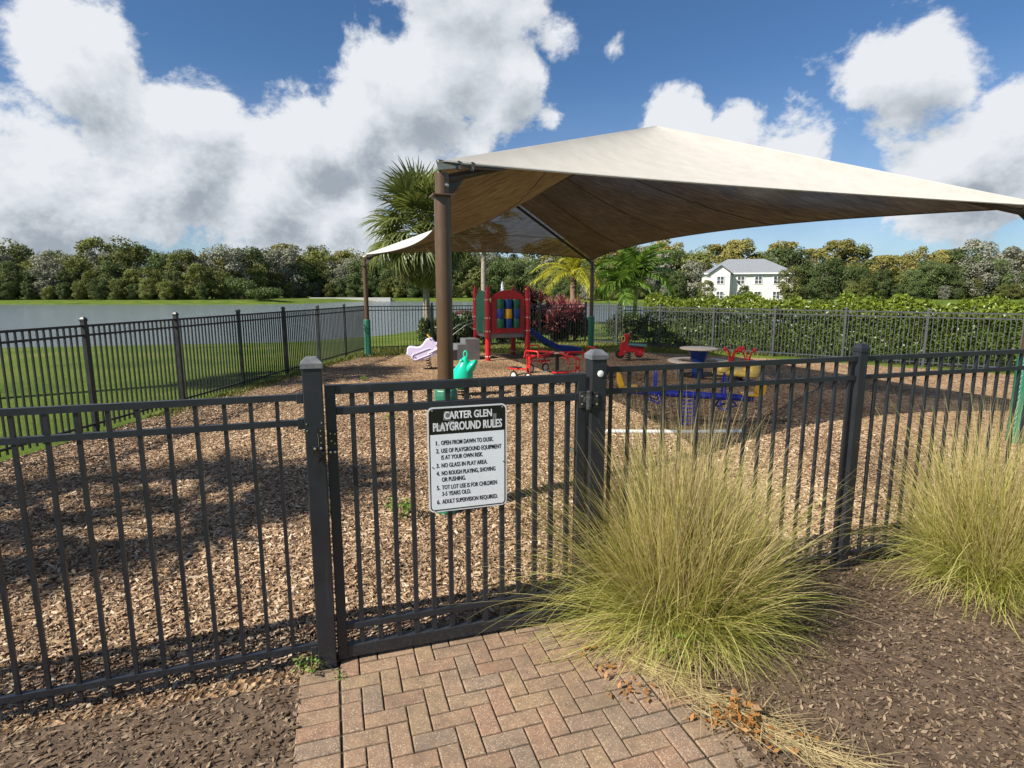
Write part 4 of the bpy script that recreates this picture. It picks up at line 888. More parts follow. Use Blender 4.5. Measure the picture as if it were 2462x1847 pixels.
# ------------------------------------------------------------------ palms
def fan_frond(name, mat, droop, spread=130, n=36, L=.95, pet=1.12, seed=1):
    g = np.random.default_rng(seed); parts = []
    m = MB().tube([(0, 0, 0), (pet * .5, 0, .06), (pet, 0, .03)], [.03, .018, .012], 5); 
    pv = np.array(m.v, np.float32); pf = np.array([f for f in m.f if len(f) == 4])
    ang = np.radians(np.linspace(-spread, spread, n)); base = np.tile(np.array([[pet, 0, .03]]), (n, 1)) + np.stack([np.cos(ang) * .05, np.sin(ang) * .05, 0 * ang], 1)
    fold = .30; d = np.stack([np.cos(ang), np.sin(ang), fold * np.abs(np.sin(ang)) + .10 * g.normal(size=n)], 1); d = unit(d)
    ln = L * (.72 + .28 * np.cos(ang * .7)) * g.uniform(.85, 1.08, n)
    rv = ribbons(base, d, ln, np.full(n, droop) * g.uniform(.6, 1.4, n), np.full(n, .072), 5, g)
    v, f = cat([(pv, pf), rv]); me = np_mesh(name, v, f); me.materials.append(mat); return me
def pin_frond(name, mat, L=2.0, curve=.9, n=44, leaf=.5, lw=.035, dr=.9, lift=.35, seed=1):
    g = np.random.default_rng(seed); pts = []; d = np.array([1, 0, lift]); d = d / np.linalg.norm(d); p = np.zeros(3); K = 14
    for k in range(K + 1):
        pts.append(p.copy()); d = d + np.array([0, 0, -1]) * curve / K * (0.5 + 1.0 * k / K); d /= np.linalg.norm(d); p = p + d * L / K
    m = MB().tube([tuple(q) for q in pts], [.022 * (1 - .85 * k / K) for k in range(K + 1)], 5); pv = np.array(m.v, np.float32); pf = np.array([f for f in m.f if len(f) == 4])
    P = np.array(pts); base = []; dirs = []; ln = []
    for i in range(n):
        f = .14 + .86 * i / (n - 1); x = f * K; a = int(min(x, K - 1)); q = P[a] + (P[a + 1] - P[a]) * (x - a); tn = P[a + 1] - P[a]; tn /= np.linalg.norm(tn)
        for s in (-1, 1):
            dv = tn * (.55 + .5 * f) + np.array([0, s, .30]) + g.normal(0, .10, 3); base.append(q); dirs.append(dv / np.linalg.norm(dv)); ln.append(leaf * (.55 + .45 * math.sin(math.pi * min(1, .2 + f * .78))) * g.uniform(.85, 1.1))
    rv = ribbons(np.array(base), np.array(dirs), np.array(ln), np.full(len(ln), dr) * g.uniform(.6, 1.3, len(ln)), np.full(len(ln), lw), 4, g)
    v, f = cat([(pv, pf), rv]); me = np_mesh(name, v, f); me.materials.append(mat); return me
MT['sabal'] = leaf_mat('sabal_leaf', [(0.098, 0.140, 0.038), (0.175, 0.215, 0.066), (0.270, 0.305, 0.110), (0.125, 0.160, 0.054)], .36, .42, .3)
MT['sabal_dry'] = leaf_mat('sabal_dry_leaf', [(0.16, 0.19, 0.05), (0.30, 0.26, 0.08), (0.36, 0.24, 0.07), (0.22, 0.15, 0.06)], .35, .55, .3)
MT['areca'] = leaf_mat('yellow_palm_leaf', [(0.28, 0.32, 0.030), (0.46, 0.45, 0.045), (0.62, 0.55, 0.070), (0.24, 0.31, 0.035)], .40, .45, .15)
MT['adonidia'] = leaf_mat('bright_palm_leaf', [(0.085, 0.175, 0.026), (0.15, 0.27, 0.042), (0.27, 0.38, 0.070), (0.11, 0.20, 0.035)], .36, .36, .2)
FANS = [fan_frond('fan_frond_%d' % i, MT['sabal'], dr, seed=i + 3) for i, dr in enumerate((.75, 1.2, 1.8))]; DRY = fan_frond('fan_frond_dry', MT['sabal_dry'], 1.5, seed=9)
boot_me = MB().add([(-.05, 0, 0), (.05, 0, 0), (.035, .05, 0), (-.035, .05, 0), (-.03, .10, .26), (.03, .10, .26), (.022, .125, .25), (-.022, .125, .25)], [(0, 1, 2, 3), (4, 7, 6, 5), (0, 4, 5, 1), (2, 6, 7, 3), (0, 3, 7, 4), (1, 5, 6, 2)]).mesh('boot'); boot_me.materials.append(MT['boot'])
def trunk_pts(h, r0, r1, g, lean=(0, 0), n=10): return [(lean[0] * (i / n) ** 1.5 + g.uniform(-.008, .008), lean[1] * (i / n) ** 1.5, -.08 + (h + .08) * i / n) for i in range(n + 1)], [r0 + (r1 - r0) * i / n + (0.04 * math.exp(-i * 1.2)) for i in range(n + 1)]
def sabal(label, loc, h, nf, sc, boots=True, dead=True, seed=1, spread=(80, -58), top_bias=1.0):
    g = random.Random(seed); t = thing('sabal_palm', label, 'palm', loc)
    pts, rr = trunk_pts(h, .155, .14, g); MB().tube(pts, rr, 16).build('trunk', MT['palm_bark'], t, 60)
    if boots:
        for i in range(64):
            f = i / 63; z = h - 1.55 + 1.45 * f; a = i * 2.39996; o = inst('boot', boot_me, t, (.135 * math.cos(a), .135 * math.sin(a), z), a - math.pi / 2 + g.uniform(-.2, .2)); o.rotation_euler = (g.uniform(-.1, .35), g.choice((-.55, .55)), o.rotation_euler[2]); s = g.uniform(.8, 1.2); o.scale = (s, s, s * 1.1)
    for i in range(nf):
        f = i / (nf - 1); elv = spread[0] + (spread[1] - spread[0]) * f ** top_bias; a = i * 2.39996 + g.uniform(-.25, .25)
        me = DRY if (f > .86 and g.random() < .7) else FANS[0 if f < .3 else (1 if f < .62 else 2)]
        o = inst('frond', me, t, (.06 * math.cos(a), .06 * math.sin(a), h - .05 - .35 * f)); s = sc * g.uniform(.85, 1.12); o.scale = (s * (1 if f < .7 else .85), s, s); o.rotation_euler = (g.uniform(-.5, .5), -R(elv), a)
    if dead:
        for a, L, e in ((R(170), 2.6, .9), (R(195), 2.5, .55), (R(150), 2.2, .75)):
            p = Vector((0, 0, h)); d = Vector((math.cos(a) * math.cos(e), math.sin(a) * math.cos(e), math.sin(e))); pts = []; m = MB()
            for k in range(12):
                pts.append(p.copy()); d = (d + Vector((0, 0, -.11))).normalized(); p = p + d * L / 12
                if k > 4:
                    for s_ in (-1, 1):
                        e2 = (d + Vector((d.y * s_, -d.x * s_, -.6)) * .8).normalized(); m.tube([p, p + e2 * .16, p + e2 * .30 + Vector((0, 0, -.08))], .004, 4)
            m.tube(pts, [.012 * (1 - k / 13) + .003 for k in range(12)], 5); m.build('flower_stalk', MT['boot'], t)
    return t
sabal('tall sabal palm with crosshatched trunk boots behind the canopy', (-3.92, 26.6, gz(-3.92, 26.6)), 4.85, 88, 1.42, seed=4, spread=(84, -72))
sabal('slim grey trunked palm rising behind the canopy beyond the pond fence', (-1.65, 34.0, gz(-1.65, 34)), 6.6, 26, 1.1, boots=False, dead=False, seed=8)
sabal('sabal palm on the lawn outside the pond side fence', (-12.3, 9.2, 0), 7.2, 34, 1.0, boots=True, dead=False, seed=12)
sabal('short sabal palm on the lawn left of the brick path', (-9.1, 1.5, 0), 5.3, 24, 1.05, boots=True, dead=False, seed=15)
def pinnate(name, label, loc, frond, nf, h, r0, r1, trunk_mat, seed, spread=(78, 0), sc=1.0, shaft=0.0, lean=(0, 0), top=None, sc_var=.15):
    g = random.Random(seed); t = thing(name, label, 'palm', loc); pts, rr = trunk_pts(h, r0, r1, g, lean)
    MB().tube(pts, rr, 12).build('trunk', trunk_mat, t, 60); tx, ty = lean
    if shaft: MB().tube([(tx, ty, h - .02), (tx, ty, h + shaft * .4), (tx, ty, h + shaft)], [r1 * 1.05, r1 * 1.15, r1 * .6], 12).build('crownshaft', MT['crownshaft'], t, 60)
    for i in range(nf):
        f = i / max(1, nf - 1); elv = spread[0] + (spread[1] - spread[0]) * f; a = i * 2.39996 + g.uniform(-.3, .3) + seed
        o = inst('frond', frond[i % len(frond)], t, (tx, ty, h + shaft - .05)); s = sc * g.uniform(1 - sc_var, 1 + sc_var); o.scale = (s, s, s); o.rotation_euler = (g.uniform(-.25, .25), -R(elv), a)
    return t
AD = [pin_frond('feather_frond_%d' % i, MT['adonidia'], 1.75, c, 36, .66, .050, 1.2, .35, seed=20 + i) for i, c in enumerate((1.1, 1.5, 1.9))]
YE = [pin_frond('yellow_frond_%d' % i, MT['areca'], 2.3, c, 52, .40, .026, 1.5, .5, seed=30 + i) for i, c in enumerate((1.3, 1.8, 2.3))]
pinnate('feather_palm', 'green feather palm with two toned crownshaft taller of the pair behind the hedge end', (5.45, 25.6, gz(5.45, 25.6)), AD, 17, 1.75, .085, .09, MT['crownshaft'], 3, (80, -2), 1.12, .85)
pinnate('feather_palm', 'green feather palm shorter of the pair standing by the grey fence', (4.75, 25.3, gz(4.75, 25.3)), AD, 14, 1.45, .075, .08, MT['crownshaft'], 5, (76, -6), .95, .70)
pinnate('feather_palm', 'yellow green feather palm with arching fronds behind the back fence', (2.75, 26.0, gz(2.75, 26)), YE, 30, 2.75, .13, .14, MT['boot'], 7, (76, -18), 1.0, 0, sc_var=.12)

# ------------------------------------------------------------------ shrubs and hedge
MT['hedge'] = leaf_mat('hedge_leaf', [(0.08, 0.125, 0.014), (0.16, 0.225, 0.024), (0.27, 0.33, 0.036), (0.12, 0.165, 0.02)], .34, .35, .1)
def hedge_lower_shade():
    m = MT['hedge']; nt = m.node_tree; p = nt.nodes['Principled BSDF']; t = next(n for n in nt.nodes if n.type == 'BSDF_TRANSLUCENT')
    z = nt.nodes.new('ShaderNodeSeparateXYZ'); nt.links.new(objc(nt), z.inputs[0]); f = ramp(nt, z.outputs[2], [(0.2, (0.30, 0.36, 0.40)), (1.15, (0.42, 0.50, 0.50)), (1.50, (1, 1, 1))])  # lime new growth on top; canopy shade painted into the lower leaves
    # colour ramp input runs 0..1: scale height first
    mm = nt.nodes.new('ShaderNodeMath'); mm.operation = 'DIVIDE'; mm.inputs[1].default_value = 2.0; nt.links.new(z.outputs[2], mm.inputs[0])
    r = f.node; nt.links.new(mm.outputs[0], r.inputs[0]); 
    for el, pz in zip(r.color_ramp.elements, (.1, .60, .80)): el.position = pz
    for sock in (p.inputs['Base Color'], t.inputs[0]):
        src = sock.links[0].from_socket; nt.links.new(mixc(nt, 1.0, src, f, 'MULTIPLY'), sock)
hedge_lower_shade()
MT['shrub'] = leaf_mat('shrub_leaf', [(0.030, 0.055, 0.014), (0.060, 0.100, 0.022), (0.11, 0.15, 0.035), (0.045, 0.07, 0.02)], .25, .42, .3)
MT['cordyline'] = leaf_mat('red_cordyline_leaf', [(0.075, 0.022, 0.028), (0.14, 0.036, 0.045), (0.36, 0.120, 0.130), (0.055, 0.024, 0.026), (0.10, 0.05, 0.03)], .25, .40, .55, tint=(1, .6, .6))
MT['cordyline_pink'] = leaf_mat('pink_cordyline_leaf', [(0.20, 0.05, 0.055), (0.36, 0.12, 0.125), (0.50, 0.22, 0.22), (0.10, 0.035, 0.03)], .30, .40, .25, tint=(1, .6, .6))
MT['bromeliad'] = leaf_mat('red_bromeliad_leaf', [(0.22, 0.025, 0.05), (0.35, 0.06, 0.09), (0.42, 0.14, 0.16)], .25, .4, .2, tint=(1, .6, .6))
def hedge(label, a, b, width, height, n, leaf, mat, seed, cat_='hedge', sprout=0.12):
    g = np.random.default_rng(seed); a = np.array(a, float); b = np.array(b, float); L = np.linalg.norm(b - a); u = (b - a) / L; nn = np.array([-u[1], u[0]])
    t = thing('hedge', label, cat_, (a[0], a[1], 0))
    s = g.uniform(0, L, n); ph = g.uniform(0, 6, 4)
    def hgt(s): return height * (1 + .05 * np.sin(s * 1.7 + ph[0]) + .045 * np.sin(s * 4.1 + ph[1]) + .03 * np.sin(s * 9 + ph[2]))
    face = g.random(n); w = np.where(face < .42, -width / 2, np.where(face < .52, width / 2, g.uniform(-width / 2, width / 2, n))) + g.normal(0, .07, n) + .06 * np.sin(s * 5 + ph[3])
    top = (face >= .52) & (face < .80)
    z = np.where(top, hgt(s) + g.normal(0, .045, n) + sprout * g.random(n) ** 6, g.uniform(.02, 1, n) ** .8 * hgt(s))
    c = np.stack([u[0] * s + nn[0] * w, u[1] * s + nn[1] * w, z], 1)
    nr = np.where(top[:, None], np.array([[0, 0, 1.0]]), np.stack([nn[0] * np.sign(w), nn[1] * np.sign(w), .35 + 0 * w], 1))
    v, f = leaf_cloud(c, nr, leaf, .48, .7, g); o = mesh_obj('foliage', np_mesh('foliage', v, f), mat, t)
    m = MB()
    for i in range(int(L / .5)):
        x = (i + .5) * .5; m.tube([(u[0] * x, u[1] * x, -.05), (u[0] * x + .05, u[1] * x, height * .5), (u[0] * (x + .1), u[1] * (x + .1) + .05, height * .8)], [.02, .014, .006], 5)
    m.build('stems', MT['bark'], t); return t
ru = (K_R - K_BR).normalized(); rn = Vector((-ru.y, ru.x, 0)); rn = rn if rn.y > 0 else -rn
ha = K_BR + ru * 2.35 + rn * .75; hb_ = K_R + rn * .75
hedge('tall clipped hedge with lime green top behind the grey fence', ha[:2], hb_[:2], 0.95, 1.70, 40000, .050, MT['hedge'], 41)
def shrub(label, loc, rx, ry, h, n, leaf, mat, seed, group=None, name='shrub', squash=1.0):
    g = np.random.default_rng(seed); t = thing(name, label, 'shrub', (loc[0], loc[1], gz(loc[0], loc[1])), 0, group)
    K = 9; cl = np.stack([g.uniform(-.6, .6, K) * rx, g.uniform(-.6, .6, K) * ry, g.uniform(.25, .78, K) * h], 1); rad = g.uniform(.35, .55, K)
    k = g.integers(0, K, n); d = unit(g.normal(0, 1, (n, 3))); r = (rad[k] * g.uniform(.55, 1.08, n))[:, None]
    c = cl[k] + d * r * np.array([rx, ry, h * .62]) * 1.0; c[:, 2] = np.abs(c[:, 2]) + .02; ok = c[:, 2] < h * 1.15
    v, f = leaf_cloud(c[ok], d[ok] + np.array([0, 0, .3]), leaf, .5, .6, g); mesh_obj('foliage', np_mesh('foliage', v, f), mat, t)
    m = MB()
    for i in range(6): q = cl[i]; m.tube([(0, 0, -.05), tuple(q * np.array([.3, .3, .5])), tuple(q)], [.03, .02, .008], 5)
    m.build('stems', MT['bark'], t); return t
bn = (K_BR - K_BL).normalized(); bnn = Vector((-bn.y, bn.x, 0))
def beyond(x, off): 
    f = (x - K_BL.x) / (K_BR.x - K_BL.x); return (K_BL + (K_BR - K_BL) * f + bnn * off)
for i, (x, of, rx, h, lb) in enumerate(((-2.75, .75, .55, 1.25, 'low rounded green shrub at the foot of the sabal palm'), (-1.75, .8, .6, 1.35, 'dark green shrub behind the back fence beside the tower steps'), (-.75, .75, .6, 1.2, 'dark green shrub behind the back fence behind the play tower'), (.25, .8, .6, 1.35, 'dark green shrub behind the back fence left of the cordylines'), (1.2, .9, .7, 1.40, 'dense dark green shrub under the red cordylines'), (2.1, .95, .7, 1.35, 'dense dark green shrub between cordylines and fence corner'), (2.9, .9, .7, 1.30, 'sparse grey green shrub behind the fence corner'))):
    p = beyond(x, of); shrub(lb, p, rx, .5, h, 5200, .05, MT['shrub'], 50 + i)
q = K_BR + ru * 1.3 + rn * .7
shrub('dense green shrub filling the gap between fence corner and hedge', q, .95, .5, 1.2, 5200, .045, MT['shrub'], 61)
fence_run('grey pond side railing fence far beyond the hedge end', (4.6, 43.0, gz(6, 43)), (15.0, 41.0, gz(6, 43)), [0, 2.6, 5.2, 7.8, 10.4], 1.45, .12, mat=MT['fence_right'])
def cordyline(label, loc, h, seed, mat, heads=4, group=None, leaf=.48):
    g = np.random.default_rng(seed); t = thing('cordyline', label, 'plant', (loc[0], loc[1], gz(loc[0], loc[1])), 0, group); m = MB(); parts = []
    for k in range(heads):
        a = g.uniform(0, 6.28); top = np.array([.28 * math.cos(a), .28 * math.sin(a), h * g.uniform(.62, .92)]); m.tube([(0, 0, -.05), tuple(top * np.array([.5, .5, .5])), tuple(top)], [.022, .018, .012], 6)
        n = 46; hh = g.uniform(0, 1, n); az = np.arange(n) * 2.4 + g.uniform(0, 6); elv = np.radians(82 - 95 * hh + g.normal(0, 8, n)); d = np.stack([np.cos(az) * np.cos(elv), np.sin(az) * np.cos(elv), np.sin(elv)], 1); b = top + np.stack([0 * hh, 0 * hh, -.38 * hh], 1)
        parts.append(ribbons(b, d, leaf * g.uniform(.75, 1.1, n), .5 + .5 * g.random(n), np.full(n, .06), 4, g))
    v, f = cat(parts); mesh_obj('leaves', np_mesh('leaves', v, f), mat, t); m.build('stems', MT['bark'], t)
for i, (x, of, h) in enumerate(((.75, .55, 2.15), (1.20, .85, 1.95), (1.75, .55, 1.55), (2.05, .95, 2.05), (2.45, .6, 1.75), (2.9, .9, 1.65))):
    p = beyond(x, of); cordyline(('dark maroon strap leaved cordyline rising behind the back fence', 'pink red strap leaved cordyline rising behind the back fence')[i > 1], p, h, 70 + i, MT['cordyline' if i < 2 else 'cordyline_pink'], 6, ('maroon cordylines behind the back fence', 'pink red cordylines behind the back fence')[i > 1])

# planters beyond the fence with red bromeliads
def planter(label, x0, x1, y, h, seed):
    z = gz((x0 + x1) / 2, y); t = thing('stone_planter', label, 'planter', ((x0 + x1) / 2, y, z)); L = x1 - x0; n = max(3, int(L / .42))
    for r in range(2):
        for i in range(n):
            MB().box((-L / 2 + L * (i + .5) / n, 0, h * (r + .5) / 2), (L / n - .012, .30, h / 2 - .012)).build('block', MT['concrete'], t, bevel=.01)
    MB().box((0, .25, h / 2 - .05), (L - .04, .5, h - .02)).build('soil', MT['soil'], t)
    return z + h
zt = planter('low grey block planter of red bromeliads by the pond shore', -3.9, -1.9, 40.0, .95, 1)
for i in range(7): 
    g = np.random.default_rng(90 + i); x = -3.75 + .28 * i; t = thing('bromeliad', 'small red leaved bromeliad growing in the grey block planter', 'plant', (x, 40.12, zt - .06), 0, 'red bromeliads in the block planter'); n = 34; az = np.arange(n) * 2.4; elv = np.radians(g.uniform(15, 85, n)); d = np.stack([np.cos(az) * np.cos(elv), np.sin(az) * np.cos(elv), np.sin(elv)], 1); v, f = ribbons(np.zeros((n, 3)), d, g.uniform(.3, .55, n), g.uniform(.2, .6, n), np.full(n, .06), 4, g); mesh_obj('leaves', np_mesh('leaves', v, f), MT['bromeliad'], t); MB().lathe([(.03, -.04), (.045, .0), (.02, .06)], n=8).build('stem', MT['bark'], t)

# ------------------------------------------------------------------ the wood across the pond
def tree_proto(name, kind, seed, h, cw, n, leaf, mat, base=.22, clumps=22, droopy=0):
    g = np.random.default_rng(seed); root = bpy.data.objects.new(name, None)
    K = clumps; zc = g.uniform(base + .1, .93, K); prof = np.sqrt(np.clip(1 - ((zc - .52) / .50) ** 2, .05, 1)) if kind != 'cone' else np.clip(1.12 - zc, .1, 1)
    az = np.arange(K) * 2.4 + g.uniform(-.4, .4, K); rad = prof * cw * .5 * np.sqrt(g.uniform(.15, .85, K)); cl = np.stack([rad * np.cos(az), rad * np.sin(az), zc * h], 1); cr = cw * g.uniform(.13, .24, K)
    k = g.integers(0, K, n); d = unit(g.normal(0, 1, (n, 3)) + np.array([0, 0, .25])); c = cl[k] + d * (cr[k] * g.uniform(.55, 1.1, n))[:, None] * np.array([1, 1, .75])
    c[:, 2] -= droopy * g.random(n) ** 2
    v, f = leaf_cloud(c, d + np.array([0, 0, .35]), leaf, .6, .55, g); cm = np_mesh('crown', v, f); cm.materials.append(mat)
    m = MB(); m.tube([(0, 0, -.4), (.1, 0, h * .3), (0, .1, h * .6), (0, 0, h * .88)], [h * .022, h * .016, h * .010, h * .003], 7)
    for i in range(0, K, 2):
        q = cl[i]; z0 = max(h * .2, q[2] - h * .22); m.tube([(0, 0, z0), tuple(q * np.array([.5, .5, 1]) - np.array([0, 0, h * .06])), tuple(q)], [h * .008, h * .005, h * .002], 4)
    tm = m.mesh('trunk'); tm.materials.append(MT['bark']); return cm, tm
TM = {'dark': leaf_mat('dark_oak_leaf', [(0.068, 0.100, 0.038), (0.118, 0.165, 0.056), (0.178, 0.225, 0.085)], .25, .6, .40, spec=.15),
      'mid': leaf_mat('mid_green_leaf', [(0.112, 0.138, 0.038), (0.190, 0.215, 0.060), (0.272, 0.285, 0.092)], .25, .6, .40, spec=.15),
      'olive': leaf_mat('olive_autumn_leaf', [(0.170, 0.165, 0.046), (0.280, 0.262, 0.078), (0.380, 0.330, 0.110)], .25, .6, .35, spec=.15),
      'grey': leaf_mat('grey_moss_leaf', [(0.150, 0.155, 0.112), (0.250, 0.258, 0.190), (0.350, 0.355, 0.285)], .15, .7, .35, spec=.1)}
PRO = {}
for i, (k, seed, cwr, base) in enumerate((('dark', 1, .72, -.06), ('dark', 2, .85, -.07), ('mid', 3, .68, -.04), ('mid', 4, .80, -.06), ('olive', 5, .66, -.02), ('olive', 6, .58, -.02), ('grey', 7, .70, -.05), ('grey', 8, .76, -.06))):
    PRO.setdefault(k, []).append(tree_proto(k, 'round', seed + 100, 10.0, 10 * cwr, 7500, .20, TM[k], base, 46))
ROWS = ('low bushy %s at the water edge across the pond', 'half height %s in the front of the wood across the pond', 'full grown %s in the middle of the wood across the pond', 'tall %s topping the back of the wood across the pond')
KIND = {'dark': 'dark green broadleaf tree', 'mid': 'mid green broadleaf tree', 'olive': 'olive yellow autumn tree', 'grey': 'grey green moss hung tree'}
def far_tree(kind, x, y, h, g, row):
    cm, tm = g.choice(PRO[kind]); t = thing('wood_tree', ROWS[row] % KIND[kind], 'tree', (x, y, gz(x, y)), g.uniform(0, 6.28), ('water edge', 'front', 'middle', 'back')[row] + ' trees of the wood, ' + kind); s = h / 10; t.scale = (s * g.uniform(.9, 1.15), s * g.uniform(.9, 1.15), s)
    inst('crown', cm, t, (0, 0, 0)); inst('trunk', tm, t, (0, 0, 0))
def wood():
    g = random.Random(5)
    # far shore as seen from the yard: distance by bearing
    def edge(b):   # b = x / y
        if b < -.50: return 150.0
        if b < -.34: return 165 + (b + .5) * 250
        if b < .02: return 203
        if b < .16: return 203 - (b - .02) * 330
        return 157
    rows = ((0.5, .36, (('dark', 4), ('mid', 3), ('grey', 1))), (4, .66, (('dark', 5), ('mid', 2), ('grey', 1))), (10, .85, (('dark', 3), ('mid', 3), ('grey', 3), ('olive', 1))), (19, 1.0, (('mid', 2), ('olive', 4), ('grey', 1))))
    for ri, (off, hs, mixk) in enumerate(rows):
        b = -.98
        while b < .98:
            D = edge(b) + off + g.uniform(-2, 2.5); x = b * D; ks = [k for k, n in mixk for _ in range(n)]; k = g.choice(ks)
            if b < -.30 and ri == 3: k = g.choice(['olive', 'mid', 'olive', 'mid', 'olive'])
            H = (.0865 * D) * hs * g.uniform(.74, 1.20)
            far_tree(k, x, D, H, g, ri); b += (4.15 + ri * .85) / D * g.uniform(.75, 1.25)
wood()
def dome_bush(label, x, y, r, h, seed): 
    s = shrub(label, (x, y), r, r, h, 3500, .22, TM['dark'], seed, name='dome_bush'); return s
dome_bush('clipped dark dome bush on the grassy point across the pond', -62, 146, 4.2, 3.4, 131)
dome_bush('loose olive bush on the grassy point across the pond', -69, 148, 4.0, 6.0, 132)
rp = MB().box((0, 0, 0), (26, 3.0, 1.2)); rpo = rp.build('boat_ramp', MT['concrete']); rpo.location = (-57, 190.5, -.45); tag(rpo, 'pale concrete bulkhead along the far shore of the pond', 'bulkhead')
rpo.location = (-52.0, 187.5, -.35)

# fountain
def fountain():
    g = np.random.default_rng(3); t = thing('pond_fountain', 'white water jet fountain rising from the pond behind the tower', 'fountain', (-1.45, 88, WATER_Z)); n = 5200; f = g.random(n); z = 4.4 * f; spread = .10 + .75 * (1 - f) ** 1.3; az = g.uniform(0, 6.28, n); r = np.abs(g.normal(0, 1, n)) * spread * .5
    c = np.stack([r * np.cos(az), r * np.sin(az), z], 1); v, fc = leaf_cloud(c, g.normal(0, 1, (n, 3)), .05, .8, 1, g); m, nt, p, o = new_mat('water_spray'); p.inputs['Base Color'].default_value = (.86, .9, .94, 1); p.inputs['Roughness'].default_value = .3
    o_ = mesh_obj('spray', np_mesh('spray', v, fc), m, t); tag(o_, kind='stuff'); MB().lathe([(.5, -.25), (.5, .06), (.12, .1), (.06, .3)], n=14).build('nozzle', MT['black'], t, 40)
fountain()

# house beyond the hedge
def house():
    cx, cy = 40.2, 116; g0 = gz(cx, cy); t = thing('house', 'two storey cream house with grey hip and gable roof', 'house', (cx, cy, g0), R(-14)); Wd, Dp, Hh = 16.0, 12.0, 5.7
    MB().box((Wd / 2 - 1.5, Dp / 2, Hh / 2), (Wd, Dp, Hh)).build('wall', MT['stucco'], t)
    x0, x1 = -1.5, Wd - 1.5; e = .5
    rf = MB().add([(x0 - e, -e, Hh), (x1 + e, -e, Hh), (x1 + e, Dp + e, Hh), (x0 - e, Dp + e, Hh), (x0 + 4.5, Dp / 2, Hh + 3.0), (x1 - 4.5, Dp / 2, Hh + 3.0)], [(0, 1, 5, 4), (2, 3, 4, 5), (1, 2, 5), (3, 0, 4), (0, 3, 2, 1)]).build('roof', MT['roof'], t)
    # projecting gable bay
    MB().box((1.0, -.9, Hh / 2), (3.6, 1.8, Hh)).build('bay_wall', MT['stucco'], t)
    gb = MB(); gb.prism([(-.8, Hh), (2.8, Hh), (1.0, Hh + 1.35)], -1.79, 1.0); gb.build('gable', MT['stucco'], t)
    gr = MB()
    for s in (-1, 1): gr.add([(1.0, -2.2, Hh + 1.60), (1.0 + s * 2.35, -2.2, Hh - .12), (1.0 + s * 2.35, 3.0, Hh - .12), (1.0, 3.0, Hh + 1.60), (1.0, -2.2, Hh + 1.45), (1.0 + s * 2.35, -2.2, Hh - .27), (1.0 + s * 2.35, 3.0, Hh - .27), (1.0, 3.0, Hh + 1.45)], [(0, 1, 2, 3), (4, 7, 6, 5), (0, 4, 5, 1), (1, 5, 6, 2)])
    gr.build('gable_roof', MT['roof'], t)
    MB().box((Wd / 2 - 1.5, -e, Hh - .1), (Wd + 2 * e, .12, .24)).build('fascia', MT['trim'], t)
    def win(x, y, z, w, h):
        o = MB().box((x, y, z), (w, .10, h)).build('window', MT['pane'], t)
        for a, b, c_, d in ((x, z + h / 2, w + .16, .12), (x, z - h / 2, w + .16, .12)): MB().box((a, y - .02, b), (c_, .14, d)).build('window_frame', MT['trim'], o)
        for xx in (x - w / 2, x + w / 2, x): MB().box((xx, y - .025, z), (.09, .14, h)).build('window_frame', MT['trim'], o)
        MB().box((x, y - .03, z), (w, .14, .07)).build('window_frame', MT['trim'], o)
    for z in (1.4, 4.3):
        win(1.0, -1.82, z, 1.3, 1.5)
        for x in (5.0, 8.2, 11.6): win(x, -.03, z, 1.3, 1.5)
    MB().box((3.2, -.06, Hh / 2), (.16, .14, Hh - .3)).build('downpipe', MT['trim'], t)
house()
for x_, y_, h_, k_ in ((35.6, 106, 4.6, 'mid'), (41.5, 104, 3.2, 'dark'), (49.5, 103, 6.5, 'mid'), (57, 105, 8.0, 'dark')):
    cm, tm = PRO[k_][0]; t_ = thing('garden_tree', {4.6: 'small round green tree before the gable of the cream house', 3.2: 'low dark bush under the windows of the cream house', 6.5: 'green garden tree before the middle of the cream house', 8.0: 'dark garden tree hiding the far end of the cream house'}[h_], 'tree', (x_, y_, gz(x_, y_))); t_.scale = (h_ / 10, h_ / 10, h_ / 10); inst('crown', cm, t_, (0, 0, 0)); inst('trunk', tm, t_, (0, 0, 0))

# ------------------------------------------------------------------ ornamental grass, litter, weeds, chips
MT['muhly'] = leaf_mat('straw_grass', [(0.30, 0.33, 0.065), (0.46, 0.47, 0.12), (0.64, 0.59, 0.23), (0.78, 0.70, 0.35), (0.62, 0.52, 0.26), (0.40, 0.43, 0.09)], .50, .5, .05)
def muhly_tips():
    m = MT['muhly']; nt = m.node_tree; p = nt.nodes['Principled BSDF']; t = next(n for n in nt.nodes if n.type == 'BSDF_TRANSLUCENT')
    z = nt.nodes.new('ShaderNodeSeparateXYZ'); nt.links.new(objc(nt), z.inputs[0]); f = ramp(nt, z.outputs[2], [(0.05, (0.84, 0.93, 0.66)), (0.60, (1.0, 0.98, 0.95))])
    for sock in (p.inputs['Base Color'], t.inputs[0]):
        src = sock.links[0].from_socket; nt.links.new(mixc(nt, 1.0, src, f, 'MULTIPLY'), sock)
muhly_tips()
MT['dead'] = leaf_mat('dry_stem', [(0.30, 0.22, 0.12), (0.42, 0.33, 0.17), (0.50, 0.42, 0.22)], .2, .6, .05)
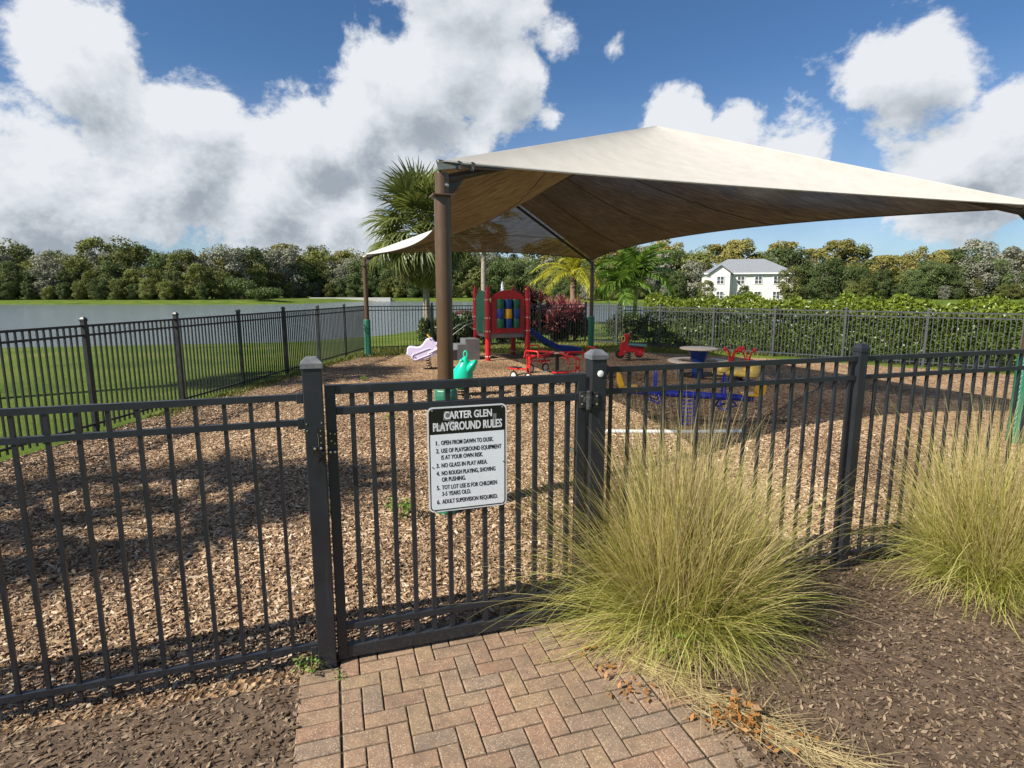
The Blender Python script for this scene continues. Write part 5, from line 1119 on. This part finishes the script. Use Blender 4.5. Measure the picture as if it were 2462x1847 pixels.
def grass_clump(label, loc, n, sc, seed, cam_side=.50):
    g = np.random.default_rng(seed); t = thing('ornamental_grass', label, 'grass clump', loc); NS = 9
    K = 26; ta = g.uniform(0, 6.28, K); tr = .20 * np.sqrt(g.random(K)); tc = np.stack([tr * np.cos(ta), tr * np.sin(ta)], 1); tl = g.normal(0, .22, (K, 2)); tk = g.uniform(.75, 1.15, K)   # tufts, each with its own lean and vigour
    k = g.integers(0, K, n); az = g.uniform(0, 2 * math.pi, n); e = g.beta(2.3, 1.25, n); elv = np.radians(14 + 75 * e)
    base = np.stack([tc[k, 0] + g.normal(0, .025, n), tc[k, 1] + g.normal(0, .025, n), np.full(n, -.02)], 1)
    d = np.stack([np.cos(az) * np.cos(elv) + tl[k, 0] + tc[k, 0] * 1.2, np.sin(az) * np.cos(elv) + tl[k, 1] + tc[k, 1] * 1.2, np.sin(elv)], 1); d = unit(d); azd = np.arctan2(d[:, 1], d[:, 0]); hz = np.hypot(d[:, 0], d[:, 1])
    side = 1 - (1 - cam_side) * np.clip(-np.sin(azd), 0, 1) * hz + .10 * np.clip(-np.cos(azd), 0, 1) * hz
    ln = sc * g.uniform(.50, 1.28, n) * (.84 + .32 * e) * side * tk[k]; dr = g.gamma(2.2, .48, n) * (1.30 - .95 * e)
    broken = g.random(n) < .10; dr = np.where(broken, dr + g.uniform(1.2, 3.0, n), dr)
    v, f = ribbons(base, d, ln, dr, np.full(n, .0042) * g.uniform(.6, 1.5, n), NS, g)
    v = v.reshape(n, NS + 1, 2, 3); q = np.arange(NS + 1) / NS; wob = g.normal(0, .030, (n, 1, 1, 2)) * np.sin(q * 3.1 * 1.0)[None, :, None, None] + g.normal(0, .014, (n, 1, 1, 2)) * np.sin(q * 8.0)[None, :, None, None]
    v[..., :2] += wob; v = v.reshape(n, -1, 3); v[:, :, 2] = np.maximum(v[:, :, 2], .006 + .06 * g.random((n, 1))); v[:, :2, 2] -= .03
    mesh_obj('blades', np_mesh('blades', v.reshape(-1, 3), f), MT['muhly'], t)
    m2 = n // 7; g2 = np.random.default_rng(seed + 1); az = g2.uniform(0, 6.28, m2); elv = np.radians(g2.uniform(48, 90, m2)); d = np.stack([np.cos(az) * np.cos(elv), np.sin(az) * np.cos(elv), np.sin(elv)], 1)
    v2, f2 = ribbons(base[:m2], d, sc * g2.uniform(.6, 1.52, m2), g2.gamma(1.6, .35, m2), np.full(m2, .0040), 7, g2); mesh_obj('dry_stems', np_mesh('dry_stems', v2, f2), MT['dead'], t)
    m3 = n // 8; a3 = g2.uniform(0, 6.28, m3); r3 = g2.uniform(.05, .38, m3); b3 = np.stack([r3 * np.cos(a3), r3 * np.sin(a3), g2.uniform(.01, .10, m3)], 1); a4 = a3 + g2.normal(0, .9, m3); d3 = np.stack([np.cos(a4), np.sin(a4), g2.uniform(-.1, .35, m3)], 1)
    v3, f3 = ribbons(b3, unit(d3), g2.uniform(.10, .34, m3), g2.uniform(.2, 1.0, m3), np.full(m3, .0045), 4, g2); v3[:, 2] = np.maximum(v3[:, 2], .006); mesh_obj('thatch', np_mesh('thatch', v3, f3), MT['dead'], t)
    return t
grass_clump('big straw coloured ornamental grass clump arching over the path beside the hinge post', (1.03, 3.18, 0), 9500, .98, 201)
c2 = S(4.3, -.45); grass_clump('straw coloured ornamental grass clump second along the front fence from the gate', (c2.x, c2.y, 0), 4500, .95, 203)
c3 = S(6.3, -.5); grass_clump('straw coloured ornamental grass clump furthest along the front fence from the gate', (c3.x, c3.y, 0), 4000, .9, 205)

def chips():
    g = np.random.default_rng(11); N = 270000
    # density falls with distance from the gate
    t_ = .02 + 9.0 * g.random(N) ** 2.1; s_ = g.uniform(-5.6, 7.5, N); P = np.stack([GO.x + GU.x * s_ + GN.x * t_, GO.y + GU.y * s_ + GN.y * t_], 1)
    xl = np.interp(P[:, 1], [1.2, 19.7], [-6.5, -4.95]); edge = np.where(s_ < .1, -.02, np.where(s_ < .8, .02 + (s_ - .1) * .2, .17)) + g.normal(0, .02, N)
    ok = (P[:, 0] > xl) & (t_ > edge) & ~((s_ > 4.2) & (t_ < .5)) & (np.abs(P[:, 0] / P[:, 1]) < 1.0)
    P = P[ok][:175000]; n = len(P); a = g.uniform(0, 6.28, n); pitch = g.normal(0, .22, n); roll = g.normal(0, .35, n)
    L = np.minimum(.5 * g.lognormal(math.log(.0225), .55, n), .03); Wd = L * g.uniform(.22, .5, n); H = g.uniform(.003, .009, n)
    ca, sa = np.cos(a), np.sin(a); u = np.stack([ca * np.cos(pitch), sa * np.cos(pitch), np.sin(pitch)], 1) * L[:, None]; sv = np.stack([-sa * np.cos(roll), ca * np.cos(roll), np.sin(roll)], 1) * Wd[:, None]; up = np.stack([0 * a, 0 * a, H], 1)
    z = g.uniform(.002, .014, n) + np.abs(np.sin(pitch)) * L * .6; c = np.stack([P[:, 0], P[:, 1], z], 1)
    V = np.empty((n, 6, 3), np.float32); V[:, 0] = c - u - sv; V[:, 1] = c + u - sv * .7; V[:, 2] = c + u * .95 + up; V[:, 3] = c - u * .9 + up; V[:, 4] = c - u + sv; V[:, 5] = c + u + sv * .8
    i = np.arange(n)[:, None] * 6; F = np.concatenate([i + np.array([[0, 1, 2, 3]]), i + np.array([[3, 2, 5, 4]])])
    o = mesh_obj('mulch_chips', np_mesh('mulch_chips', V.reshape(-1, 3), F), MT['chip']); tag(o, 'loose brown wood chips strewn over the play yard', 'wood chips', kind='stuff')
    # bark bits in the planting beds
    N = 70000; s_ = np.where(g.random(N) < .65, g.uniform(1.66, 6.5, N), g.uniform(-3.2, -.14, N)); t_ = g.uniform(-2.4, .1, N); P = np.stack([GO.x + GU.x * s_ + GN.x * t_, GO.y + GU.y * s_ + GN.y * t_], 1); n = N; a = g.uniform(0, 6.28, n); L = np.minimum(.5 * g.lognormal(math.log(.022), .55, n), .022); Wd = L * g.uniform(.2, .5, n); pitch = g.normal(0, .25, n)
    ca, sa = np.cos(a), np.sin(a); u = np.stack([ca * np.cos(pitch), sa * np.cos(pitch), np.sin(pitch)], 1) * L[:, None]; sv = np.stack([-sa, ca, .2 * np.sin(a * 3)], 1) * Wd[:, None]; c = np.stack([P[:, 0], P[:, 1], g.uniform(.001, .012, n)], 1); v, f = quads(c, u, sv)
    o = mesh_obj('bed_mulch', np_mesh('bed_mulch', v, f), MT['bedchip']); tag(o, 'dark weathered bark bits covering the planting beds', 'bark mulch', kind='stuff')
MT['bedchip'] = leaf_mat('weathered_bark', [(0.045, 0.030, 0.020), (0.10, 0.066, 0.042), (0.19, 0.135, 0.09), (0.30, 0.23, 0.155)], .0, .9, .0, spec=.1)
chips()
MT['litter'] = leaf_mat('fallen_leaf', [(0.30, 0.11, 0.025), (0.42, 0.18, 0.040), (0.36, 0.22, 0.09), (0.22, 0.12, 0.05)], .25, .6, .05)
def litter():
    g = np.random.default_rng(17); pts = []
    for (px, py, r, n) in ((.60, 2.62, .06, 26), (.50, 2.78, .05, 20), (.42, 2.95, .04, 12), (.98, 2.42, .07, 40), (1.10, 2.36, .06, 24), (1.22, 2.25, .08, 26)):
        pts.append(np.stack([px + g.normal(0, r, n), py + g.normal(0, r * .6, n), .012 + .03 * g.random(n)], 1))
    c = np.concatenate(pts); n = len(c); v, f = leaf_cloud(c, np.tile([[0, 0, 1.0]], (n, 1)), .019, .42, .5, g); o = mesh_obj('leaf_litter', np_mesh('leaf_litter', v, f), MT['litter']); tag(o, 'fallen orange brown leaves along the edge of the brick path', 'fallen leaves', kind='stuff')
    n = 800; f_ = g.random(n); e = np.array([[.40, 2.98], [.75, 2.60], [1.05, 2.32], [1.45, 1.95]]); x = np.interp(f_, [0, .35, .65, 1], e[:, 0]) + g.normal(0, .035, n) + .17; y = np.interp(f_, [0, .35, .65, 1], e[:, 1]) + g.normal(0, .045, n)
    a = np.where(g.random(n) < .65, R(-45) + g.normal(0, .35, n), g.uniform(0, 6.28, n)); d = np.stack([np.cos(a), np.sin(a), .05 + .05 * g.random(n)], 1); b = np.stack([x, y, .004 + .03 * g.random(n)], 1); v, f = ribbons(b, d, g.uniform(.08, .30, n), g.uniform(.05, .25, n), np.full(n, .0042), 4, g); v[:, 2] = np.maximum(v[:, 2], .008)
    o = mesh_obj('straw_litter', np_mesh('straw_litter', v, f), MT['dead']); tag(o, 'dry straw stems fallen along the path edge below the grass', 'straw', kind='stuff')
litter()
def sprig(label, loc, n, size, mat, seed, h=.10, group=None, name='weed_sprig'):
    g = np.random.default_rng(seed); t = thing(name, label, 'weed', loc, 0, group); m = MB(); c = []
    for k in range(5):
        a = g.uniform(0, 6.28); top = np.array([math.cos(a) * h * .6, math.sin(a) * h * .6, h * g.uniform(.5, 1)]); m.tube([(0, 0, -.01), tuple(top * .6), tuple(top)], .002, 4); c.append(top + g.normal(0, h * .22, (n // 5, 3)))
    c = np.abs(np.concatenate(c) * np.array([1, 1, 1])) * np.array([1, 1, 1]); c[:, :2] *= np.sign(g.normal(0, 1, (len(c), 2))); v, f = leaf_cloud(c, np.tile([[0, 0, 1.0]], (len(c), 1)), size, .55, .6, g); mesh_obj('leaves', np_mesh('leaves', v, f), mat, t); m.build('stems', mat, t)
MT['weed'] = leaf_mat('weed_leaf', [(0.10, 0.20, 0.03), (0.18, 0.30, 0.05), (0.25, 0.34, 0.08)], .35, .5, .1)
sprig('small bright green weed at the foot of the latch post', S(-.09, -.06), 60, .011, MT['weed'], 301, .09)
sprig('green leafy sprig growing inside the big grass clump', (.86, 2.86, .0), 30, .016, MT['weed'], 302, .22)
sprig('orange brown leafy sprig at the edge of the path bed', (1.06, 2.40, .0), 70, .019, MT['litter'], 303, .10)
sprig('green weed tuft in the mulch behind the gate', S(.62, 1.95), 120, .022, MT['weed'], 304, .14)
sprig('tiny green weed in the paver joint at the gate corner', S(.055, -.14, -.01), 24, .007, MT['weed'], 305, .04)
for i, (x, y) in enumerate(((-.55, 6.3), (-.35, 6.0), (-.95, 7.4), (-3.4, 13.0), (-1.9, 8.8))): sprig('thin green weed tuft in the lit mulch', (x, y, 0), 60, .020, MT['weed'], 310 + i, .09, 'weed tufts in the mulch')
def turf():
    g = np.random.default_rng(19); n = 26000; x = g.uniform(-5, 8.5, n); fy = np.where(x < K_BR.x, K_BL.y + (K_BR.y - K_BL.y) * (x - K_BL.x) / (K_BR.x - K_BL.x), K_BR.y + (K_R.y - K_BR.y) * (x - K_BR.x) / (K_R.x - K_BR.x)); y = fy - 3.6 * g.random(n) ** 1.5 + .3
    lim = np.interp(x, [-4.4, -2.2, .4, 1.9, 3.4, 6.8, 9], [17.8, 19.3, 18.9, 18.7, 19.2, 19.2, 18.0]) - .4 * g.random(n); ok = y > lim; x, y = x[ok], y[ok]; n = len(x); az = g.uniform(0, 6.28, n); el = np.radians(g.uniform(35, 85, n)); d = np.stack([np.cos(az) * np.cos(el), np.sin(az) * np.cos(el), np.sin(el)], 1)
    v, f = ribbons(np.stack([x, y, 0 * x - .01], 1), d, g.uniform(.06, .16, n), g.uniform(.2, .9, n), np.full(n, .016), 3, g); o = mesh_obj('turf', np_mesh('turf', v, f), MT['turf']); tag(o, 'rough weedy grass strip along the inside of the back fence', 'grass', kind='stuff')
    n = 5000; y = g.uniform(9, 19.5, n); x = np.interp(y, [1.2, 19.7], [-6.55, -4.95]) + np.abs(g.normal(0, .18, n)); az = g.uniform(0, 6.28, n); el = np.radians(g.uniform(35, 85, n)); d = np.stack([np.cos(az) * np.cos(el), np.sin(az) * np.cos(el), np.sin(el)], 1); v, f = ribbons(np.stack([x, y, 0 * x - .01], 1), d, g.uniform(.04, .12, n), g.uniform(.2, .9, n), np.full(n, .014), 3, g); o = mesh_obj('fence_weeds', np_mesh('fence_weeds', v, f), MT['turf']); tag(o, 'weedy grass along the foot of the pond side fence', 'grass', kind='stuff')
MT['turf'] = leaf_mat('turf_blade', [(0.085, 0.115, 0.022), (0.16, 0.19, 0.035), (0.26, 0.26, 0.07), (0.30, 0.26, 0.11)], .35, .5, .05)
turf()
